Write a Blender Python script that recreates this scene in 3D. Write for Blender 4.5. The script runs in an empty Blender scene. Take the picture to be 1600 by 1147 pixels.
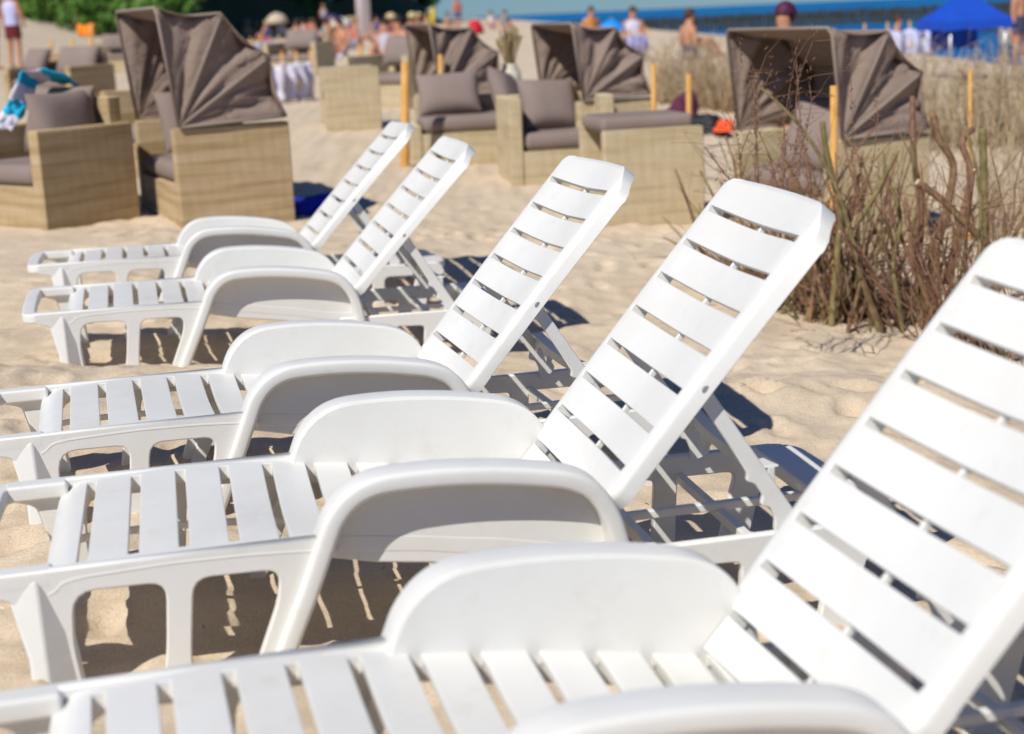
import bpy, bmesh, math, random
import numpy as np
from mathutils import Vector, Matrix, noise
random.seed(7)
PI = math.pi
S = bpy.context.scene
COL = S.collection

# ------------------------------------------------------------------ camera, sky, sun, exposure
CAM_H, PITCH, ROLL, FPX = 1.2695, 0.2263, 0.0450, 2385.6
cp, sp, cr, sr = math.cos(PITCH), math.sin(PITCH), math.cos(ROLL), math.sin(ROLL)
FW = Vector((0, cp, -sp)); UP0 = Vector((0, sp, cp)); RT0 = Vector((1, 0, 0))
RT = RT0 * cr - UP0 * sr; UP = RT0 * sr + UP0 * cr
CAMP = Vector((0, 0, CAM_H))
cd = bpy.data.cameras.new('camera'); cam = bpy.data.objects.new('camera', cd); COL.objects.link(cam)
cam.matrix_world = Matrix(((RT.x, UP.x, -FW.x, 0), (RT.y, UP.y, -FW.y, 0), (RT.z, UP.z, -FW.z, CAM_H), (0, 0, 0, 1)))
cd.sensor_width = 36; cd.lens = 36 * FPX / 1600; cd.clip_start = 0.05; cd.clip_end = 12000
cd.dof.use_dof = True; cd.dof.focus_distance = 4.2; cd.dof.aperture_fstop = 2.7
S.camera = cam
SUN_K = Vector((0.55, 0.76, -1.0))          # where shadows go for one metre of height
sun_dir = (-SUN_K).normalized()
elev = math.asin(sun_dir.z); azim = math.atan2(sun_dir.x, sun_dir.y)
W = bpy.data.worlds.new('World'); S.world = W; W.use_nodes = True
wn = W.node_tree.nodes; wl = W.node_tree.links
sky = wn.new('ShaderNodeTexSky'); sky.sky_type = 'NISHITA'; sky.sun_disc = False
sky.sun_elevation = elev; sky.sun_rotation = azim; sky.air_density = 1.0; sky.dust_density = 0.0; sky.ozone_density = 5.0
tint = wn.new('ShaderNodeMix'); tint.data_type = 'RGBA'; tint.blend_type = 'MULTIPLY'; tint.inputs[0].default_value = 1; tint.inputs[7].default_value = (.50, .82, 1.30, 1)
wl.new(sky.outputs['Color'], tint.inputs[6]); wl.new(tint.outputs[2], wn['Background'].inputs['Color']); wn['Background'].inputs['Strength'].default_value = 0.052
sd = bpy.data.lights.new('sun', 'SUN'); sd.energy = 4.5; sd.angle = math.radians(0.53); sd.color = (1, .955, .88)
so = bpy.data.objects.new('sun', sd); COL.objects.link(so)
so.rotation_euler = sun_dir.to_track_quat('Z', 'Y').to_euler()
S.view_settings.view_transform = 'Standard'; S.view_settings.look = 'None'
S.view_settings.exposure = 0.0; S.view_settings.gamma = 1.0; S.view_settings.use_curve_mapping = False

# ------------------------------------------------------------------ helpers: points of the place
def ray(px, py):
    return FW + RT * ((px - 800) / FPX) - UP * ((py - 573.5) / FPX)
def lerp(a, b, t): return a + (b - a) * t
def smooth(t):
    t = min(1, max(0, t)); return t * t * (3 - 2 * t)
def interp(x, P):
    if x <= P[0][0]: return P[0][1]
    for (a, b), (c, d) in zip(P, P[1:]):
        if x <= c: return lerp(b, d, smooth((x - a) / (c - a)) * .5 + .5 * (x - a) / (c - a))
    return P[-1][1]
CY = [(0, .03), (1.9, .007), (3.07, -.025), (4.07, -.049), (4.75, -.06), (5.35, .0), (6.0, -.125), (7.23, -.125), (8.5, -.04), (10, -.03), (12, .04), (16, .14), (22, .22), (42, .45), (90, .6), (200, .8), (1500, 1.2)]
SEA_Z = -0.95
def shore_x(y): return 12.7 - .035 * (y - 100) if y < 500 else -1.3 - .12 * (y - 500)
def ground_base(x, y):
    z = interp(y, CY) - .062 * 3.0 * math.tanh(x / 3.0) * (1 - .9 * smooth((y - 14) / 20))
    if y > 15:
        sx = shore_x(y); z = lerp(z, SEA_Z - .9, smooth((x - (sx - 9)) / 14))
    if y > 20: z += (.9 + .012 * min(y, 400)) * smooth((-x - 5 - y * .10) / 9)  # dune foot at the left
    return z
DENTS = []
def ground(x, y):
    z = ground_base(x, y)
    for (dx_, dy_, r_, h_) in DENTS:
        q = ((x - dx_) ** 2 + ((y - dy_) * .8) ** 2) / (r_ * r_)
        if q < 6: z += h_ * (-math.exp(-q) + .35 * math.exp(-(math.sqrt(q) - 1.5) ** 2 * 6))
    if -6 < x < 7 and -1 < y < 24:
        v = Vector((x, y, 0))
        z += .022 * noise.noise(v * 1.7) + .018 * noise.noise(v * 4.3 + Vector((5, 0, 0)))
        r = noise.noise(v * 9 + Vector((0, 3, 1))); z += .010 * r + .0035 * noise.noise(v * 21)
        c = noise.cell_vector(Vector((x / .34, y / .42, 0)))
        fx = (x / .34) % 1; fy = (y / .42) % 1          # old footprints
        dx = (fx - .3 - .4 * c[0]) * .34; dy = (fy - .3 - .4 * c[1]) * .42
        a = c[2] * 3; u = dx * math.cos(a) + dy * math.sin(a); w = -dx * math.sin(a) + dy * math.cos(a)
        d = math.sqrt((u / .11) ** 2 + (w / .05) ** 2)
        z += .028 * (-math.exp(-d * d * 1.6) + .55 * math.exp(-(d - 1.35) ** 2 * 5)) * (.35 + .65 * c[1])
        q = v + Vector((.17, .21, 0)); c = noise.cell_vector(Vector((q.x / .27, q.y / .31, 4)))
        fx = (q.x / .27) % 1; fy = (q.y / .31) % 1; dx = (fx - .3 - .4 * c[1]) * .27; dy = (fy - .3 - .4 * c[0]) * .31
        a = c[2] * 5; u = dx * math.cos(a) + dy * math.sin(a); w = -dx * math.sin(a) + dy * math.cos(a); d = math.sqrt((u / .085) ** 2 + (w / .038) ** 2)
        z += .020 * (-math.exp(-d * d * 1.8) + .5 * math.exp(-(d - 1.3) ** 2 * 6)) * (.2 + .8 * c[2])
    return z
def hit(px, py):
    d = ray(px, py); t = 1.0
    for _ in range(60):
        p = CAMP + d * t; g = ground_base(p.x, p.y)
        t2 = (g - CAM_H) / d.z; t = t * .5 + t2 * .5
    p = CAMP + d * t; return Vector((p.x, p.y, ground_base(p.x, p.y)))
def at(px, py, depth):
    d = ray(px, py); return CAMP + d * (depth / d.y)

for (px, py) in ((682, 371), (713, 368), (746, 371), (771, 369), (846, 392), (1085, 388), (1225, 470), (1190, 610), (1330, 640), (60, 690), (75, 600)):
    p_ = hit(px, py); DENTS.append((p_.x, p_.y, .05, .04))

POSES = {1: (-2.05, 7.231, .2363, -.029, -.012, -.034, .8238), 2: (-1.753, 6.159, .24, -.046, -.011, .011, .8261), 3: (-1.251, 4.066, .2626, .016, -.001, -.010, .8488), 4: (-.930, 3.069, .215, .027, .007, .013, .8589), 5: (-.611, 1.907, .255, .031, -.002, .004, .8697)}
for _l, (x_, y_, yaw_, z_, tx_, ty_, ba_) in POSES.items():      # sand pushed up round the feet
    for fx_, fy_ in ((-.07, -.335), (.18, -.31), (.32, -.315), (-.07, .335), (.18, .31), (.32, .315), (1.38, -.3), (1.55, -.3), (1.38, .3), (1.55, .3)):
        DENTS.append((x_ + fx_ * math.cos(yaw_) - fy_ * math.sin(yaw_), y_ + fx_ * math.sin(yaw_) + fy_ * math.cos(yaw_), .055, -.016))

# ------------------------------------------------------------------ helpers: objects
def tag(o, label=None, cat=None, group=None, kind=None):
    if label: o['label'] = label
    if cat: o['category'] = cat
    if group: o['group'] = group
    if kind: o['kind'] = kind
    return o
def link(name, me, parent=None, mat=None):
    o = bpy.data.objects.new(name, me); COL.objects.link(o)
    if parent is not None: o.parent = parent
    if mat is not None and me is not None and len(me.materials) == 0: me.materials.append(mat)
    return o
def empty(name, loc, rz=0):
    o = bpy.data.objects.new(name, None); COL.objects.link(o); o.location = loc; o.rotation_euler = (0, 0, rz); o.empty_display_size = .1
    return o
def mesh_of(name, V, F, smooth_=True, mat=None):
    me = bpy.data.meshes.new(name); me.from_pydata([tuple(v) for v in V], [], F); me.validate(); me.update()
    if smooth_: me.polygons.foreach_set('use_smooth', [True] * len(me.polygons))
    if mat: me.materials.append(mat)
    return me
def bake(me, bevel=.002, seg=2, ang=35, wn_=True, subsurf=0):
    o = bpy.data.objects.new('tmp', me); COL.objects.link(o)
    if subsurf:
        m = o.modifiers.new('s', 'SUBSURF'); m.levels = subsurf; m.render_levels = subsurf
    if bevel:
        m = o.modifiers.new('b', 'BEVEL'); m.width = bevel; m.segments = seg; m.limit_method = 'ANGLE'; m.angle_limit = math.radians(ang)
    if wn_: m = o.modifiers.new('w', 'WEIGHTED_NORMAL'); m.keep_sharp = True
    dg = bpy.context.evaluated_depsgraph_get(); dg.update()
    out = bpy.data.meshes.new_from_object(o.evaluated_get(dg)); out.name = me.name
    bpy.data.objects.remove(o); return out
def plate(name, outline, y0, y1, mat, bev=.004, holes=()):
    """flat moulded plate: an outline in x,z given thickness from y0 to y1"""
    cu = bpy.data.curves.new('c', 'CURVE'); cu.dimensions = '2D'; cu.fill_mode = 'BOTH'
    for L in [outline] + list(holes):
        s = cu.splines.new('POLY'); s.points.add(len(L) - 1); s.use_cyclic_u = True
        for p, q in zip(s.points, L): p.co = (q[0], q[1], 0, 1)
    cu.extrude = abs(y1 - y0) / 2 - bev; cu.bevel_depth = bev; cu.bevel_resolution = 1; cu.offset = -bev
    o = bpy.data.objects.new('tmp', cu); COL.objects.link(o)
    dg = bpy.context.evaluated_depsgraph_get(); dg.update()
    me = bpy.data.meshes.new_from_object(o.evaluated_get(dg)); me.name = name; bpy.data.objects.remove(o)
    ym = (y0 + y1) / 2
    for v in me.vertices:
        x, z, t = v.co; v.co = (x, ym - t, z)
    me.materials.clear(); me.materials.append(mat)
    return me
def rounded(P, r=.02, n=4):
    """round the corners of a polygon; P entries (x,z[,r])"""
    out = []; m = len(P)
    for i in range(m):
        p = Vector(P[i][:2]); a = Vector(P[i - 1][:2]); b = Vector(P[(i + 1) % m][:2]); rr = P[i][2] if len(P[i]) > 2 else r
        da = (a - p); db = (b - p); la, lb = da.length, db.length
        k = min(rr, la * .45, lb * .45)
        if k < 1e-4: out.append(tuple(p)); continue
        A = p + da / la * k; B = p + db / lb * k
        for j in range(n + 1):
            t = j / n; q = A * (1 - t) ** 2 + p * 2 * t * (1 - t) + B * t * t; out.append((q.x, q.y))
    return out
def catmull(P, n=6):
    P = [Vector(p) for p in P]; out = []
    for i in range(len(P) - 1):
        a = P[max(i - 1, 0)]; b = P[i]; c = P[i + 1]; d = P[min(i + 2, len(P) - 1)]
        for j in range(n):
            t = j / n; out.append(.5 * ((2 * b) + (c - a) * t + (2 * a - 5 * b + 4 * c - d) * t * t + (3 * b - a - 3 * c + d) * t ** 3))
    out.append(P[-1]); return out
class MB:
    def __init__(s): s.V = []; s.F = []; s.M = []
    def add(s, V, F, m=0):
        o = len(s.V); s.V += [tuple(v) for v in V]; s.F += [tuple(i + o for i in f) for f in F]; s.M += [m] * len(F)
    def box(s, x0, x1, y0, y1, z0, z1, m=0, M=None):
        V = [Vector((x, y, z)) for z in (z0, z1) for y in (y0, y1) for x in (x0, x1)]
        if M: V = [M @ v for v in V]
        s.add(V, [(0, 2, 3, 1), (4, 5, 7, 6), (0, 1, 5, 4), (2, 6, 7, 3), (0, 4, 6, 2), (1, 3, 7, 5)], m)
    def tube(s, P, R, n=8, cap=True, m=0):
        P = [Vector(p) for p in P]
        if not hasattr(R, '__len__'): R = [R] * len(P)
        rings = []; prev = None
        for i, p in enumerate(P):
            t = (P[min(i + 1, len(P) - 1)] - P[max(i - 1, 0)]).normalized()
            u = prev if prev is not None else (Vector((0, 0, 1)) if abs(t.z) < .9 else Vector((1, 0, 0)))
            u = (u - t * u.dot(t)); u = u.normalized() if u.length > 1e-6 else t.orthogonal().normalized(); prev = u; v = t.cross(u)
            rings.append([p + (u * math.cos(2 * PI * k / n) + v * math.sin(2 * PI * k / n)) * R[i] for k in range(n)])
        V = [q for r in rings for q in r]; F = []
        for i in range(len(P) - 1):
            for k in range(n):
                a = i * n + k; b = i * n + (k + 1) % n; F.append((a, b, b + n, a + n))
        if cap: F.append(tuple(range(n))[::-1]); F.append(tuple((len(P) - 1) * n + k for k in range(n)))
        s.add(V, F, m)
    def mesh(s, name, mats, smooth_=False):
        me = bpy.data.meshes.new(name); me.from_pydata(s.V, [], s.F)
        for m in (mats if isinstance(mats, (list, tuple)) else [mats]): me.materials.append(m)
        me.polygons.foreach_set('material_index', s.M)
        if smooth_: me.polygons.foreach_set('use_smooth', [True] * len(me.polygons))
        me.update(); return me
def sheet(name, us, vs, P, depth, mask, mat, seam_u=(False, False), bevel=.002, nrm=None, off=None):
    """moulded sheet: cells (i,j) of a grid with a top from P(u,v), thickness depth(u,v); no wall on the seams"""
    nu, nv = len(us), len(vs); V = []; F = []; idx = {}
    def vid(i, j, b):
        k = (i, j, b)
        if k not in idx:
            p = P(us[i], vs[j]); 
            if b: p = p - Vector((0, 0, 1)) * depth(us[i], vs[j]) + (off(us[i], vs[j]) if off else Vector((0, 0, 0)))
            idx[k] = len(V); V.append(p)
        return idx[k]
    for i in range(nu - 1):
        for j in range(nv - 1):
            if not mask(i, j): continue
            F.append((vid(i, j, 0), vid(i + 1, j, 0), vid(i + 1, j + 1, 0), vid(i, j + 1, 0)))
            F.append((vid(i, j, 1), vid(i, j + 1, 1), vid(i + 1, j + 1, 1), vid(i + 1, j, 1)))
            for (di, dj, a, b) in ((-1, 0, (i, j + 1), (i, j)), (1, 0, (i + 1, j), (i + 1, j + 1)), (0, -1, (i, j), (i + 1, j)), (0, 1, (i + 1, j + 1), (i, j + 1))):
                ii, jj = i + di, j + dj
                inside = 0 <= ii < nu - 1 and 0 <= jj < nv - 1
                if inside and mask(ii, jj): continue
                if di == -1 and i == 0 and seam_u[0]: continue
                if di == 1 and i == nu - 2 and seam_u[1]: continue
                F.append((vid(*a, 0), vid(*a, 1), vid(*b, 1), vid(*b, 0)))
    me = mesh_of(name, V, F, True, mat)
    return bake(me, bevel, 2, 50)

# ------------------------------------------------------------------ materials
def mat_new(name, base=(.5, .5, .5), rough=.5, spec=.5):
    m = bpy.data.materials.new(name); m.use_nodes = True
    b = m.node_tree.nodes['Principled BSDF']; b.inputs['Base Color'].default_value = (*base, 1); b.inputs['Roughness'].default_value = rough
    b.inputs['Specular IOR Level'].default_value = spec
    return m, m.node_tree.nodes, m.node_tree.links, b
def N(nodes, t, **kw):
    n = nodes.new(t)
    for k, v in kw.items():
        if hasattr(n, k): setattr(n, k, v)
        else: n.inputs[k].default_value = v
    return n
def ramp(nodes, links, src, stops):
    r = nodes.new('ShaderNodeValToRGB'); links.new(src, r.inputs[0]); e = r.color_ramp.elements
    while len(e) < len(stops): e.new(.5)
    for i, (p, c) in enumerate(stops): e[i].position = p; e[i].color = (*c, 1) if len(c) == 3 else c
    return r
def speckled(name, c1, c2, scale=6, rough=.7, bump=.2, bscale=60, bdist=.003, spec=.3, detail=4):
    m, n, l, b = mat_new(name, c1, rough, spec)
    tc = N(n, 'ShaderNodeTexCoord'); t = N(n, 'ShaderNodeTexNoise', Scale=scale, Detail=float(detail)); l.new(tc.outputs['Object'], t.inputs['Vector'])
    r = ramp(n, l, t.outputs['Fac'], [(.35, c1), (.65, c2)]); l.new(r.outputs[0], b.inputs['Base Color'])
    t2 = N(n, 'ShaderNodeTexNoise', Scale=bscale, Detail=3.0); l.new(tc.outputs['Object'], t2.inputs['Vector'])
    bm = N(n, 'ShaderNodeBump', Strength=bump, Distance=bdist); l.new(t2.outputs['Fac'], bm.inputs['Height']); l.new(bm.outputs[0], b.inputs['Normal'])
    return m
def plastic(name, tint, stain=0.0):
    m, n, l, b = mat_new(name, tint, .36, .45)
    tc = N(n, 'ShaderNodeTexCoord'); oi = N(n, 'ShaderNodeObjectInfo')
    off = N(n, 'ShaderNodeVectorMath', operation='ADD'); l.new(tc.outputs['Object'], off.inputs[0]); l.new(oi.outputs['Location'], off.inputs[1])
    t = N(n, 'ShaderNodeTexNoise', Scale=5.0, Detail=6.0, Roughness=.65); l.new(off.outputs[0], t.inputs['Vector'])
    d = tuple(a * f for a, f in zip(tint, (.93, .915, .88)))
    r = ramp(n, l, t.outputs['Fac'], [(.45, tint), (.85, d)])
    t3 = N(n, 'ShaderNodeTexNoise', Scale=9.0, Detail=7.0, Roughness=.75); l.new(off.outputs[0], t3.inputs['Vector'])
    r3 = ramp(n, l, t3.outputs['Fac'], [(.56, (0, 0, 0)), (.76, (1, 1, 1))])
    mul = N(n, 'ShaderNodeMath', operation='MULTIPLY'); l.new(r3.outputs[0], mul.inputs[0]); mul.inputs[1].default_value = .26 + stain
    mx = N(n, 'ShaderNodeMix', data_type='RGBA'); l.new(mul.outputs[0], mx.inputs[0]); l.new(r.outputs[0], mx.inputs[6]); mx.inputs[7].default_value = (.52, .43, .32, 1)
    l.new(mx.outputs[2], b.inputs['Base Color'])
    t2 = N(n, 'ShaderNodeTexNoise', Scale=14.0, Detail=8.0, Roughness=.7); l.new(off.outputs[0], t2.inputs['Vector'])
    mr = N(n, 'ShaderNodeMapRange'); l.new(t2.outputs['Fac'], mr.inputs[0]); mr.inputs[3].default_value = .28; mr.inputs[4].default_value = .5
    l.new(mr.outputs[0], b.inputs['Roughness'])
    t4 = N(n, 'ShaderNodeTexNoise', Scale=260.0, Detail=2.0); l.new(off.outputs[0], t4.inputs['Vector'])
    ad = N(n, 'ShaderNodeMath', operation='MULTIPLY_ADD'); l.new(t2.outputs['Fac'], ad.inputs[0]); ad.inputs[1].default_value = 2.5; l.new(t4.outputs['Fac'], ad.inputs[2])
    bm = N(n, 'ShaderNodeBump', Strength=.10, Distance=.0012); l.new(ad.outputs[0], bm.inputs['Height']); l.new(bm.outputs[0], b.inputs['Normal'])
    return m
WHITE = plastic('white_plastic', (.765, .762, .725))
WHITE_STAINED = plastic('weathered_white_plastic', (.765, .755, .71), .32)
METAL = mat_new('zinc_bolt', (.62, .63, .65), .45)[0]; METAL.node_tree.nodes['Principled BSDF'].inputs['Metallic'].default_value = .9

def make_sand():
    m, n, l, b = mat_new('beach_sand', (.5, .4, .29), .95, .12)
    g = N(n, 'ShaderNodeNewGeometry'); pos = g.outputs['Position']
    t1 = N(n, 'ShaderNodeTexNoise', Scale=.9, Detail=6.0, Roughness=.6); l.new(pos, t1.inputs['Vector'])
    t2 = N(n, 'ShaderNodeTexNoise', Scale=240.0, Detail=4.0, Roughness=.75); l.new(pos, t2.inputs['Vector'])
    t3 = N(n, 'ShaderNodeTexNoise', Scale=7.0, Detail=8.0, Roughness=.7); l.new(pos, t3.inputs['Vector'])
    r1 = ramp(n, l, t1.outputs['Fac'], [(.3, (.64, .52, .375)), (.7, (.74, .615, .455))])
    r2 = ramp(n, l, t2.outputs['Fac'], [(.28, (.40, .37, .33)), (.44, (.92, .92, .92)), (.6, (1.05, 1.05, 1.05)), (.75, (1.3, 1.27, 1.22))])
    mx = N(n, 'ShaderNodeMix', data_type='RGBA', blend_type='MULTIPLY'); mx.inputs[0].default_value = 1
    l.new(r1.outputs[0], mx.inputs[6]); l.new(r2.outputs[0], mx.inputs[7])
    r3 = ramp(n, l, t3.outputs['Fac'], [(.35, (.90, .88, .87)), (.6, (1, 1, 1))])
    mx2 = N(n, 'ShaderNodeMix', data_type='RGBA', blend_type='MULTIPLY'); mx2.inputs[0].default_value = 1
    l.new(mx.outputs[2], mx2.inputs[6]); l.new(r3.outputs[0], mx2.inputs[7])
    v = N(n, 'ShaderNodeTexVoronoi', Scale=26.0); l.new(pos, v.inputs['Vector'])      # tiny bits of shell and wood
    rv = ramp(n, l, v.outputs['Distance'], [(.045, (1, 1, 1)), (.075, (0, 0, 0))])
    wv = N(n, 'ShaderNodeTexNoise', Scale=19.0); l.new(pos, wv.inputs['Vector'])
    rw = ramp(n, l, wv.outputs['Fac'], [(.60, (0, 0, 0)), (.63, (1, 1, 1))])
    mm = N(n, 'ShaderNodeMath', operation='MULTIPLY'); l.new(rv.outputs[0], mm.inputs[0]); l.new(rw.outputs[0], mm.inputs[1])
    mx3 = N(n, 'ShaderNodeMix', data_type='RGBA'); l.new(mm.outputs[0], mx3.inputs[0]); l.new(mx2.outputs[2], mx3.inputs[6]); mx3.inputs[7].default_value = (.09, .07, .05, 1)
    l.new(mx3.outputs[2], b.inputs['Base Color'])
    a1 = N(n, 'ShaderNodeBump', Strength=.75, Distance=.016); l.new(t3.outputs['Fac'], a1.inputs['Height'])
    a2 = N(n, 'ShaderNodeBump', Strength=.5, Distance=.0028); l.new(t2.outputs['Fac'], a2.inputs['Height']); l.new(a1.outputs[0], a2.inputs['Normal'])
    l.new(a2.outputs[0], b.inputs['Normal'])
    return m
SAND = make_sand()
def make_wicker(name, base, dark, light):
    m, n, l, b = mat_new(name, base, .55, .35)
    tc = N(n, 'ShaderNodeTexCoord'); sx = N(n, 'ShaderNodeSeparateXYZ'); l.new(tc.outputs['Object'], sx.inputs[0])
    u = N(n, 'ShaderNodeMath', operation='ADD'); l.new(sx.outputs[0], u.inputs[0]); l.new(sx.outputs[1], u.inputs[1])
    cb = N(n, 'ShaderNodeCombineXYZ'); l.new(u.outputs[0], cb.inputs[0]); l.new(sx.outputs[2], cb.inputs[2])
    st = N(n, 'ShaderNodeVectorMath', operation='MULTIPLY'); l.new(cb.outputs[0], st.inputs[0]); st.inputs[1].default_value = (1.2, 0, 17)
    t = N(n, 'ShaderNodeTexNoise', Scale=1.0, Detail=2.0, Roughness=.6); l.new(st.outputs[0], t.inputs['Vector'])
    st2 = N(n, 'ShaderNodeVectorMath', operation='MULTIPLY'); l.new(cb.outputs[0], st2.inputs[0]); st2.inputs[1].default_value = (24, 0, 5)
    t2 = N(n, 'ShaderNodeTexNoise', Scale=1.0, Detail=2.0); l.new(st2.outputs[0], t2.inputs['Vector'])
    r = ramp(n, l, t.outputs['Fac'], [(.3, dark), (.5, base), (.68, light)])
    r2 = ramp(n, l, t2.outputs['Fac'], [(.3, (.93, .92, .90)), (.7, (1.05, 1.05, 1.05))])
    mx = N(n, 'ShaderNodeMix', data_type='RGBA', blend_type='MULTIPLY'); mx.inputs[0].default_value = 1; l.new(r.outputs[0], mx.inputs[6]); l.new(r2.outputs[0], mx.inputs[7])
    wz = N(n, 'ShaderNodeMath', operation='MULTIPLY'); l.new(sx.outputs[2], wz.inputs[0]); wz.inputs[1].default_value = 2 * PI / .012
    wu = N(n, 'ShaderNodeMath', operation='MULTIPLY'); l.new(u.outputs[0], wu.inputs[0]); wu.inputs[1].default_value = 2 * PI / .021
    s1 = N(n, 'ShaderNodeMath', operation='SINE'); l.new(wz.outputs[0], s1.inputs[0])
    s2 = N(n, 'ShaderNodeMath', operation='SINE'); l.new(wu.outputs[0], s2.inputs[0])
    ml = N(n, 'ShaderNodeMath', operation='MULTIPLY_ADD'); l.new(s1.outputs[0], ml.inputs[0]); ml.inputs[1].default_value = 2.6; l.new(s2.outputs[0], ml.inputs[2])
    rr = ramp(n, l, ml.outputs[0], [(0, (.78, .74, .70)), (.45, (1, 1, 1))])
    mx2 = N(n, 'ShaderNodeMix', data_type='RGBA', blend_type='MULTIPLY'); mx2.inputs[0].default_value = .8; l.new(mx.outputs[2], mx2.inputs[6]); l.new(rr.outputs[0], mx2.inputs[7])
    l.new(mx2.outputs[2], b.inputs['Base Color'])
    bm = N(n, 'ShaderNodeBump', Strength=.8, Distance=.004); l.new(ml.outputs[0], bm.inputs['Height']); l.new(bm.outputs[0], b.inputs['Normal'])
    return m
WICKER = make_wicker('pale_wicker', (.80, .60, .34), (.58, .41, .20), (.90, .73, .47))
WICKER_P = make_wicker('straw_wicker', (.92, .77, .49), (.74, .60, .36), (.96, .84, .60))
def fabric(name, c, c2, bump=.35):
    m, n, l, b = mat_new(name, c, .9, .15)
    tc = N(n, 'ShaderNodeTexCoord'); t = N(n, 'ShaderNodeTexNoise', Scale=3.0, Detail=5.0); l.new(tc.outputs['Object'], t.inputs['Vector'])
    r = ramp(n, l, t.outputs['Fac'], [(.3, c), (.7, c2)]); l.new(r.outputs[0], b.inputs['Base Color'])
    t2 = N(n, 'ShaderNodeTexNoise', Scale=11.0, Detail=5.0, Distortion=1.2); l.new(tc.outputs['Object'], t2.inputs['Vector'])
    t3 = N(n, 'ShaderNodeTexNoise', Scale=500.0); l.new(tc.outputs['Object'], t3.inputs['Vector'])
    bm = N(n, 'ShaderNodeBump', Strength=bump, Distance=.02); l.new(t2.outputs['Fac'], bm.inputs['Height'])
    b2 = N(n, 'ShaderNodeBump', Strength=.3, Distance=.001); l.new(t3.outputs['Fac'], b2.inputs['Height']); l.new(bm.outputs[0], b2.inputs['Normal']); l.new(b2.outputs[0], b.inputs['Normal'])
    return m
HOOD = fabric('taupe_hood_cloth', (.235, .175, .14), (.29, .22, .18), .7)
HOOD_TRIM = fabric('taupe_piping', (.25, .2, .17), (.3, .24, .2), .1)
CUSH = fabric('taupe_cushion_cloth', (.235, .185, .165), (.275, .215, .19), .12)
BARK = speckled('brown_bark', (.15, .085, .045), (.30, .185, .10), 30, .85, .6, 120, .002)
BARK_G = speckled('olive_bark', (.15, .12, .045), (.26, .205, .095), 25, .85, .6, 120, .002)
BARK_R = speckled('red_brown_bark', (.17, .09, .055), (.29, .165, .10), 30, .8, .5, 120, .002)
CUTWOOD = speckled('cut_wood', (.55, .42, .25), (.65, .52, .33), 60, .8, .2, 200, .001)
STAKE = speckled('orange_stake_wood', (.58, .29, .07), (.68, .38, .12), 12, .7, .3, 80, .002)
CLOTHB = fabric('white_windbreak_cloth', (.62, .60, .70), (.72, .70, .80), .5)
def plain(name, c, rough=.7):
    return speckled(name, c, tuple(min(1, x * 1.15) for x in c), 4, rough, .15, 40, .003)

# ------------------------------------------------------------------ setting: the sand as one sheet
def axis(fine0, fine1, step, lo, hi, grow=1.13):
    a = [fine0 + i * step for i in range(int(round((fine1 - fine0) / step)) + 1)]
    s = step; x = a[-1]
    while x < hi: s *= grow; x += s; a.append(x)
    s = step; x = a[0]; b = []
    while x > lo: s *= grow; x -= s; b.append(x)
    return b[::-1] + a
xs = axis(-2.3, 3.2, .026, -900, 900, 1.12); ys = axis(1.2, 9.6, .026, -15, 2500, 1.10)
nx, ny = len(xs), len(ys)
V = [(x, y, ground(x, y)) for y in ys for x in xs]
F = [(j * nx + i, j * nx + i + 1, (j + 1) * nx + i + 1, (j + 1) * nx + i) for j in range(ny - 1) for i in range(nx - 1)]
tag(link('beach', mesh_of('beach', V, F, True, SAND)), 'pale dry sand of the beach with ripples and footprints', kind='structure')
# sea
m, n, l, b = mat_new('sea_water', (.006, .06, .12), .55, .12)
g = N(n, 'ShaderNodeNewGeometry'); st = N(n, 'ShaderNodeVectorMath', operation='MULTIPLY'); l.new(g.outputs['Position'], st.inputs[0]); st.inputs[1].default_value = (.35, 1, 1)
t = N(n, 'ShaderNodeTexNoise', Scale=.9, Detail=6.0); l.new(st.outputs[0], t.inputs['Vector'])
bm = N(n, 'ShaderNodeBump', Strength=1.0, Distance=.35); l.new(t.outputs['Fac'], bm.inputs['Height']); l.new(bm.outputs[0], b.inputs['Normal'])
t2 = N(n, 'ShaderNodeTexNoise', Scale=.03, Detail=4.0); l.new(g.outputs['Position'], t2.inputs['Vector'])
r = ramp(n, l, t2.outputs['Fac'], [(.35, (.004, .10, .32)), (.65, (.01, .19, .40))]); l.new(r.outputs[0], b.inputs['Base Color'])
SEA = m
mb = MB(); mb.add([(-3000, 18, SEA_Z), (9000, 18, SEA_Z), (9000, 9000, SEA_Z), (-3000, 9000, SEA_Z)], [(0, 1, 2, 3)])
tag(link('sea', mb.mesh('sea', SEA)), 'deep blue sea beyond the beach', kind='structure')

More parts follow.
